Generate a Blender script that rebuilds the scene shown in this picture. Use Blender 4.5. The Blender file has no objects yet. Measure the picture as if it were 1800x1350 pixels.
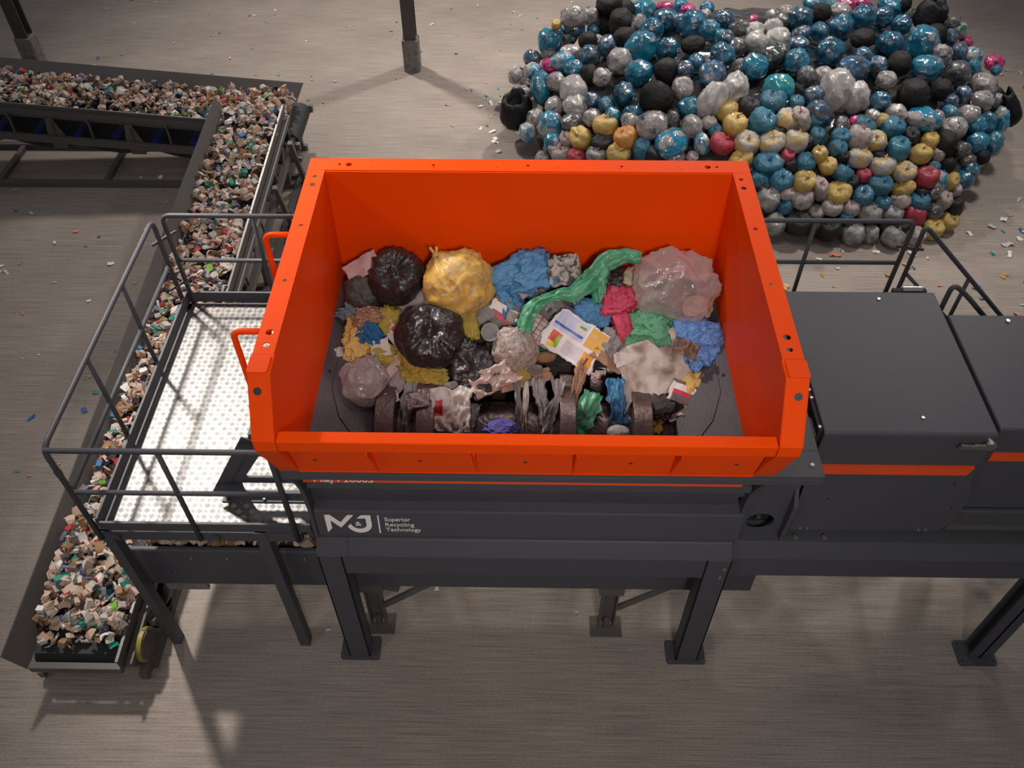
import bpy, bmesh, math, random
from mathutils import Vector, Matrix, noise, Euler
PI = math.pi
C = bpy.context.scene.collection
SC = bpy.context.scene

# ------------------------------------------------------------------ camera, world, lamps, exposure
CAM_ROWS = [[0.99987056, 0.01587188, -0.0026358], [-0.01005628, 0.7443872, 0.66767251], [-0.01255928, 0.66755958, -0.74445045]]

cam_d = bpy.data.cameras.new('camera'); cam = bpy.data.objects.new('camera', cam_d); C.objects.link(cam)
cam_d.sensor_width = 36.0; cam_d.lens = 36.0 * 1517.075 / 1800.0; cam_d.clip_end = 200
_r, _u, _f = [Vector(v) for v in CAM_ROWS]
cam.matrix_world = Matrix(((_r.x, _u.x, -_f.x, 0), (_r.y, _u.y, -_f.y, 0), (_r.z, _u.z, -_f.z, 8.3), (0, 0, 0, 1)))
SC.camera = cam
w = bpy.data.worlds.new('hall'); SC.world = w; w.use_nodes = True
w.node_tree.nodes['Background'].inputs[0].default_value = (0.86, 0.88, 0.95, 1)
w.node_tree.nodes['Background'].inputs[1].default_value = 0.25
SC.view_settings.view_transform = 'Standard'; SC.view_settings.look = 'None'
SC.view_settings.gamma = 1.0; SC.view_settings.use_curve_mapping = False
SC.view_settings.exposure = -0.35

def area(name, loc, target, power, sx, sy, col=(1, 0.93, 0.86), spread=170):
    l = bpy.data.lights.new(name, 'AREA'); l.shape = 'RECTANGLE'; l.size = sx; l.size_y = sy
    l.energy = power; l.color = col; l.spread = math.radians(spread)
    o = bpy.data.objects.new(name, l); C.objects.link(o); o.location = loc
    o.rotation_euler = (Vector(target) - Vector(loc)).to_track_quat('-Z', 'Y').to_euler()
    return o
area('ceiling_lamp_back_left', (-7.5, 20.3, 11.5), (-1.0, 14.5, 0), 370, 0.9, 0.9, spread=80)
area('ceiling_lamp_back_right', (4.5, 20.5, 11.5), (0.5, 14.5, 0), 400, 0.9, 0.9, spread=90)
area('ceiling_lamp_left', (-7.5, 10.4, 11.5), (-2.2, 6.0, 2), 200, 0.7, 0.7, spread=40)
area('ceiling_lamp_right', (8.8, 13.8, 11.5), (4.6, 10.0, 0), 210, 0.9, 0.9, spread=85)
area('ceiling_lamp_front', (1.5, -4.0, 10.5), (0.4, 5.0, 2.5), 85, 1.2, 1.2, spread=62)
area('ceiling_lamp_front_left', (-7.5, -2.5, 10.5), (0, 4.8, 2), 28, 1.0, 1.0, spread=70)
area('added_pool_light', (0.8, 7.5, 13.0), (0.5, 8.5, 0), 90, 3.0, 3.0, spread=75)  # broad overhead light added to make the central pool of brightness

# ------------------------------------------------------------------ materials
def mat(name, col, rough=0.5, metal=0.0, spec=0.5, bump=None, mix=None, coat=0, alpha=None, vary=0, trans=None, sheen=0):
    """procedural material. bump=(scale,strength[,stretch xyz]); mix=(col2,scale,lo,hi[,col3]); vary = per-object value jitter"""
    m = bpy.data.materials.new(name); m.use_nodes = True; nt = m.node_tree; N = nt.nodes; K = nt.links
    b = N['Principled BSDF']; out = N['Material Output']
    b.inputs['Base Color'].default_value = (*col, 1); b.inputs['Roughness'].default_value = rough
    b.inputs['Metallic'].default_value = metal; b.inputs['Specular IOR Level'].default_value = spec
    if coat: b.inputs['Coat Weight'].default_value = coat; b.inputs['Coat Roughness'].default_value = 0.06
    vec = None
    if bump or mix or vary:
        tc = N.new('ShaderNodeTexCoord'); oi = N.new('ShaderNodeObjectInfo')
        mu = N.new('ShaderNodeMath'); mu.operation = 'MULTIPLY'; mu.inputs[1].default_value = 57.0
        K.new(oi.outputs['Random'], mu.inputs[0])
        ad = N.new('ShaderNodeVectorMath'); ad.operation = 'ADD'
        K.new(tc.outputs['Object'], ad.inputs[0]); K.new(mu.outputs[0], ad.inputs[1]); vec = ad.outputs[0]
    colout = None
    if mix:
        n = N.new('ShaderNodeTexNoise'); n.inputs['Scale'].default_value = mix[1]; n.inputs['Detail'].default_value = 5
        K.new(vec, n.inputs['Vector'])
        r = N.new('ShaderNodeValToRGB'); r.color_ramp.elements[0].position = mix[2]; r.color_ramp.elements[1].position = mix[3]
        r.color_ramp.elements[0].color = (*col, 1); r.color_ramp.elements[1].color = (*mix[0], 1)
        if len(mix) > 4:
            e = r.color_ramp.elements.new(min(0.99, mix[3] + 0.07)); e.color = (*mix[4], 1)
            e2 = r.color_ramp.elements.new(min(1.0, mix[3] + 0.03)); e2.color = (*mix[0], 1)
        K.new(n.outputs[0], r.inputs[0]); colout = r.outputs[0]
    if vary:
        h = N.new('ShaderNodeHueSaturation'); mr = N.new('ShaderNodeMapRange')
        mr.inputs[3].default_value = 1 - vary; mr.inputs[4].default_value = 1 + vary
        K.new(oi.outputs['Random'], mr.inputs[0]); K.new(mr.outputs[0], h.inputs['Value'])
        if colout: K.new(colout, h.inputs['Color'])
        else: h.inputs['Color'].default_value = (*col, 1)
        colout = h.outputs[0]
    if colout: K.new(colout, b.inputs['Base Color'])
    if bump:
        n = N.new('ShaderNodeTexNoise'); n.inputs['Scale'].default_value = bump[0]; n.inputs['Detail'].default_value = 4
        src = vec
        if len(bump) > 2:
            mp = N.new('ShaderNodeMapping'); mp.inputs['Scale'].default_value = bump[2]; K.new(vec, mp.inputs[0]); src = mp.outputs[0]
        K.new(src, n.inputs['Vector'])
        bp = N.new('ShaderNodeBump'); bp.inputs['Strength'].default_value = bump[1]; bp.inputs['Distance'].default_value = 0.02
        K.new(n.outputs[0], bp.inputs['Height']); K.new(bp.outputs[0], b.inputs['Normal'])
    if trans:
        t = N.new('ShaderNodeBsdfTransparent'); t.inputs[0].default_value = (*trans[1], 1)
        ms = N.new('ShaderNodeMixShader'); lw = N.new('ShaderNodeLayerWeight'); lw.inputs[0].default_value = trans[2]
        mr = N.new('ShaderNodeMapRange'); mr.inputs[3].default_value = 1 - trans[0]; mr.inputs[4].default_value = 1.0
        K.new(lw.outputs['Facing'], mr.inputs[0]); K.new(mr.outputs[0], ms.inputs[0])
        K.new(t.outputs[0], ms.inputs[1]); K.new(b.outputs[0], ms.inputs[2]); K.new(ms.outputs[0], out.inputs[0])
    return m

M = {}
M['orange'] = mat('orange_paint', (0.84, 0.066, 0.0012), 0.46, spec=0.10)
M['grey'] = mat('anthracite_paint', (0.064, 0.064, 0.074), 0.5, spec=0.25, bump=(220, 0.03))
M['belt_grey'] = mat('warm_grey_paint', (0.092, 0.082, 0.077), 0.48, bump=(160, 0.03))
M['belt'] = mat('black_rubber', (0.018, 0.018, 0.019), 0.7)
M['dark'] = mat('dark_inside', (0.012, 0.012, 0.013), 0.8)
M['stripe'] = mat('orange_stripe', (0.75, 0.075, 0.012), 0.45)
M['white'] = mat('white_lettering', (0.82, 0.76, 0.74), 0.5)
M['steel'] = mat('galvanised_steel', (0.18, 0.177, 0.172), 0.44, metal=0.75, mix=((0.14, 0.137, 0.133), 18, 0.35, 0.7))
M['tread'] = mat('bright_tread', (0.30, 0.296, 0.29), 0.38, metal=0.85)
M['bolt'] = mat('zinc_bolt', (0.55, 0.52, 0.50), 0.3, metal=0.9)
M['bolt_dark'] = mat('dark_bolt', (0.05, 0.055, 0.06), 0.35, metal=0.5)
M['chrome'] = mat('grey_chrome', (0.45, 0.42, 0.40), 0.3, metal=0.9)
M['edge'] = mat('worn_skirt_edge', (0.16, 0.15, 0.14), 0.38, metal=0.6)
M['clamp'] = mat('rusty_clamp', (0.07, 0.055, 0.05), 0.6)
M['blue'] = mat('blue_roller_frame', (0.01, 0.02, 0.14), 0.4)
M['yellow'] = mat('yellow_paint', (0.26, 0.21, 0.02), 0.5)
M['rotor'] = mat('worn_rotor_steel', (0.095, 0.062, 0.06), 0.36, metal=0.55, bump=(30, 0.25), mix=((0.16, 0.11, 0.105), 9, 0.35, 0.75))
M['pit'] = mat('violet_grey_wear_plate', (0.055, 0.047, 0.058), 0.42, bump=(40, 0.08), mix=((0.075, 0.063, 0.075), 4, 0.3, 0.8))
M['concrete'] = mat('plinth_concrete', (0.22, 0.20, 0.19), 0.9, bump=(30, 0.5), mix=((0.13, 0.12, 0.115), 12, 0.35, 0.7))
M['column'] = mat('brown_grey_steel', (0.065, 0.056, 0.055), 0.55)

def floor_mat():
    m = bpy.data.materials.new('brushed_concrete'); m.use_nodes = True; nt = m.node_tree; N = nt.nodes; K = nt.links
    b = N['Principled BSDF']; tc = N.new('ShaderNodeTexCoord')
    def ns(scale, stretch, detail=6):
        mp = N.new('ShaderNodeMapping'); mp.inputs['Scale'].default_value = stretch
        n = N.new('ShaderNodeTexNoise'); n.inputs['Scale'].default_value = scale; n.inputs['Detail'].default_value = detail
        K.new(tc.outputs['Object'], mp.inputs[0]); K.new(mp.outputs[0], n.inputs['Vector']); return n
    a = ns(3.0, (0.5, 26, 1)); c = ns(0.7, (1, 1.4, 1)); d = ns(40, (0.7, 1.6, 1), 3)
    r = N.new('ShaderNodeValToRGB'); e = r.color_ramp.elements
    e[0].position = 0.34; e[0].color = (0.170, 0.143, 0.124, 1); e[1].position = 0.66; e[1].color = (0.385, 0.325, 0.280, 1)
    mx = N.new('ShaderNodeMath'); mx.operation = 'MULTIPLY_ADD'; mx.inputs[1].default_value = 0.55
    m2 = N.new('ShaderNodeMath'); m2.operation = 'MULTIPLY'; m2.inputs[1].default_value = 0.22
    m3 = N.new('ShaderNodeMath'); m3.operation = 'MULTIPLY_ADD'; m3.inputs[1].default_value = 0.23
    K.new(c.outputs[0], m2.inputs[0]); K.new(d.outputs[0], m3.inputs[0]); K.new(m2.outputs[0], m3.inputs[2])
    K.new(a.outputs[0], mx.inputs[0]); K.new(m3.outputs[0], mx.inputs[2]); K.new(mx.outputs[0], r.inputs[0])
    K.new(r.outputs[0], b.inputs['Base Color']); b.inputs['Roughness'].default_value = 0.72; b.inputs['Specular IOR Level'].default_value = 0.3
    bp = N.new('ShaderNodeBump'); bp.inputs['Strength'].default_value = 0.35; bp.inputs['Distance'].default_value = 0.01
    K.new(mx.outputs[0], bp.inputs['Height']); K.new(bp.outputs[0], b.inputs['Normal'])
    return m
M['floor'] = floor_mat()

def rect_mat(name, base, rects, rough=0.5, noise_amt=None):
    """flat print: coloured rectangles in generated coordinates (0..1)"""
    m = mat(name, base, rough); nt = m.node_tree; N = nt.nodes; K = nt.links; b = N['Principled BSDF']
    tc = N.new('ShaderNodeTexCoord'); sp = N.new('ShaderNodeSeparateXYZ'); K.new(tc.outputs['UV'], sp.inputs[0])
    cur = None
    def op(o, a, bv):
        x = N.new('ShaderNodeMath'); x.operation = o
        K.new(a, x.inputs[0])
        if isinstance(bv, float): x.inputs[1].default_value = bv
        else: K.new(bv, x.inputs[1])
        return x.outputs[0]
    for (x0, x1, y0, y1, col) in rects:
        f = op('MULTIPLY', op('MULTIPLY', op('GREATER_THAN', sp.outputs[0], x0), op('LESS_THAN', sp.outputs[0], x1)),
               op('MULTIPLY', op('GREATER_THAN', sp.outputs[1], y0), op('LESS_THAN', sp.outputs[1], y1)))
        mx = N.new('ShaderNodeMix'); mx.data_type = 'RGBA'; K.new(f, mx.inputs[0])
        if cur is None: mx.inputs[6].default_value = (*base, 1)
        else: K.new(cur, mx.inputs[6])
        mx.inputs[7].default_value = (*col, 1); cur = mx.outputs[2]
    if noise_amt:
        n = N.new('ShaderNodeTexNoise'); n.inputs['Scale'].default_value = noise_amt[1]; n.inputs['Detail'].default_value = 6
        K.new(tc.outputs['Object'], n.inputs['Vector'])
        r = N.new('ShaderNodeValToRGB'); r.color_ramp.elements[0].position = noise_amt[2]; r.color_ramp.elements[1].position = noise_amt[3]
        K.new(n.outputs[0], r.inputs[0])
        mx = N.new('ShaderNodeMix'); mx.data_type = 'RGBA'; K.new(r.outputs[0], mx.inputs[0])
        if cur is None: mx.inputs[6].default_value = (*base, 1)
        else: K.new(cur, mx.inputs[6])
        mx.inputs[7].default_value = (*noise_amt[0], 1); cur = mx.outputs[2]
    K.new(cur, b.inputs['Base Color']); return m

# ------------------------------------------------------------------ mesh helpers
class MB:
    def __init__(s): s.v = []; s.f = []; s.mi = []; s.cur = 0
    def add(s, vs, fs):
        o = len(s.v); s.v.extend(Vector(p) for p in vs); s.f.extend([tuple(i + o for i in q) for q in fs]); s.mi.extend([s.cur] * len(fs)); return s
    def box(s, x0, x1, y0, y1, z0, z1):
        return s.add([(x, y, z) for z in (z0, z1) for y in (y0, y1) for x in (x0, x1)],
                     [(0, 2, 3, 1), (4, 5, 7, 6), (0, 1, 5, 4), (2, 6, 7, 3), (0, 4, 6, 2), (1, 3, 7, 5)])
    def bar(s, p, q, wd, h, up=(0, 0, 1)):
        p, q = Vector(p), Vector(q); d = (q - p).normalized(); a = d.cross(Vector(up)).normalized(); b = a.cross(d)
        vs = [c + a * sx * wd / 2 + b * sz * h / 2 for c in (p, q) for sx, sz in ((-1, -1), (1, -1), (1, 1), (-1, 1))]
        return s.add(vs, [(0, 1, 2, 3), (7, 6, 5, 4), (0, 4, 5, 1), (1, 5, 6, 2), (2, 6, 7, 3), (3, 7, 4, 0)])
    def prism(s, prof, axis, a, b):
        """profile polygon of 2D points extruded along axis from a to b"""
        n = len(prof)
        def P(u, v, t): return {'x': (t, u, v), 'y': (u, t, v), 'z': (u, v, t)}[axis]
        vs = [P(u, v, a) for u, v in prof] + [P(u, v, b) for u, v in prof]
        return s.add(vs, [tuple(range(n))[::-1], tuple(range(n, 2 * n))] + [(i, (i + 1) % n, n + (i + 1) % n, n + i) for i in range(n)])
    def cyl(s, p, q, r, seg=16, r2=None):
        p, q = Vector(p), Vector(q); d = (q - p).normalized(); a = d.orthogonal().normalized(); b = d.cross(a); r2 = r if r2 is None else r2
        vs = [p + (a * math.cos(t) + b * math.sin(t)) * r for t in [2 * PI * i / seg for i in range(seg)]]
        vs += [q + (a * math.cos(t) + b * math.sin(t)) * r2 for t in [2 * PI * i / seg for i in range(seg)]]
        return s.add(vs, [tuple(range(seg))[::-1], tuple(range(seg, 2 * seg))] + [(i, (i + 1) % seg, seg + (i + 1) % seg, seg + i) for i in range(seg)])
    def tube(s, pts, r, bend=0.09, seg=12, closed=False):
        P = [Vector(p) for p in pts]; path = [P[0]]
        for i in range(1, len(P) - 1):
            a, b, c = P[i - 1], P[i], P[i + 1]; k = min(bend, (a - b).length * .45, (c - b).length * .45)
            u = b + (a - b).normalized() * k; v = b + (c - b).normalized() * k
            for j in range(7):
                t = j / 6; path.append((1 - t) ** 2 * u + 2 * t * (1 - t) * b + t * t * v)
        path.append(P[-1])
        T = [(path[min(i + 1, len(path) - 1)] - path[max(i - 1, 0)]).normalized() for i in range(len(path))]
        n = T[0].orthogonal().normalized(); vs = []
        for i, p in enumerate(path):
            n = (n - T[i] * n.dot(T[i])).normalized(); b = T[i].cross(n)
            vs += [p + (n * math.cos(2 * PI * k / seg) + b * math.sin(2 * PI * k / seg)) * r for k in range(seg)]
        m = len(path); fs = [(i * seg + k, i * seg + (k + 1) % seg, (i + 1) * seg + (k + 1) % seg, (i + 1) * seg + k) for i in range(m - 1) for k in range(seg)]
        fs += [tuple(range(seg))[::-1], tuple(range((m - 1) * seg, m * seg))]
        return s.add(vs, fs)
    def plate(s, outline, holes, org, U, V, t):
        """flat plate with holes; outline and holes are 2D loops, U,V its axes, t thickness along UxV"""
        cd = bpy.data.curves.new('tmp', 'CURVE'); cd.dimensions = '2D'; cd.fill_mode = 'BOTH'; cd.extrude = t / 2
        for L in [outline] + holes:
            sp = cd.splines.new('POLY'); sp.points.add(len(L) - 1); sp.use_cyclic_u = True
            for i, (x, y) in enumerate(L): sp.points[i].co = (x, y, 0, 1)
        o = bpy.data.objects.new('tmp', cd); me = bpy.data.meshes.new_from_object(o)
        org, U, V = Vector(org), Vector(U), Vector(V); W = U.cross(V)
        s.add([org + U * v.co.x + V * v.co.y + W * v.co.z for v in me.vertices], [tuple(p.vertices) for p in me.polygons])
        bpy.data.objects.remove(o); bpy.data.curves.remove(cd); bpy.data.meshes.remove(me); return s
    def text(s, body, org, U, V, width, cap, t=0.002):
        cd = bpy.data.curves.new('tmp', 'FONT'); cd.body = body; cd.extrude = t; cd.size = 1
        o = bpy.data.objects.new('tmp', cd); me = bpy.data.meshes.new_from_object(o)
        xs = [v.co.x for v in me.vertices]; x0 = min(xs); sx = width / (max(xs) - x0); sy = cap / 0.70
        org, U, V = Vector(org), Vector(U), Vector(V); W = U.cross(V)
        s.add([org + U * (v.co.x - x0) * sx + V * v.co.y * sy + W * v.co.z for v in me.vertices], [tuple(p.vertices) for p in me.polygons])
        bpy.data.objects.remove(o); bpy.data.curves.remove(cd); bpy.data.meshes.remove(me); return s
    def mesh(s, name, mats, off=(0, 0, 0), smooth=False):
        me = bpy.data.meshes.new(name); off = Vector(off)
        me.from_pydata([tuple(p - off) for p in s.v], [], s.f)
        for m in (mats if isinstance(mats, list) else [mats]): me.materials.append(m)
        if isinstance(mats, list): me.polygons.foreach_set('material_index', s.mi)
        if smooth: me.polygons.foreach_set('use_smooth', [True] * len(me.polygons))
        me.validate()
        return me
    def build(s, name, m, parent=None, smooth=False, bevel=0, weld=True, angle=None):
        off = Vector(parent['_off']) if parent is not None else Vector((0, 0, 0))
        me = s.mesh(name, m, off, smooth or angle is not None)
        bm = bmesh.new(); bm.from_mesh(me); bmesh.ops.recalc_face_normals(bm, faces=bm.faces); bm.to_mesh(me); bm.free()
        o = bpy.data.objects.new(name, me); C.objects.link(o)
        if parent is not None: o.parent = parent; o['_off'] = parent['_off']
        else: o['_off'] = (0.0, 0.0, 0.0)
        if bevel:
            b = o.modifiers.new('bevel', 'BEVEL'); b.width = bevel; b.segments = 2; b.limit_method = 'ANGLE'; b.angle_limit = math.radians(40)
        if angle is not None:
            for e in me.edges: pass
            me.set_sharp_from_angle(angle=math.radians(angle))
        return o

def tag(o, label=None, cat=None, group=None, kind=None):
    if label: o['label'] = label
    if cat: o['category'] = cat
    if group: o['group'] = group
    if kind: o['kind'] = kind
    return o
def thing(name, label, cat, loc, group=None):
    o = bpy.data.objects.new(name, None); C.objects.link(o); o.location = loc; o.empty_display_size = 0.1
    o['_off'] = tuple(float(x) for x in loc); return tag(o, label, cat, group)
def circ(x, y, r, n=14): return [(x + r * math.cos(2 * PI * i / n), y + r * math.sin(2 * PI * i / n)) for i in range(n)]
def rrect(x0, x1, y0, y1, r, n=4):
    L = []
    for cx, cy, a in ((x1 - r, y1 - r, 0), (x0 + r, y1 - r, PI / 2), (x0 + r, y0 + r, PI), (x1 - r, y0 + r, 1.5 * PI)):
        L += [(cx + r * math.cos(a + PI / 2 * i / n), cy + r * math.sin(a + PI / 2 * i / n)) for i in range(n + 1)]
    return L
X, Y, Z = (1, 0, 0), (0, 1, 0), (0, 0, 1)

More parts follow.
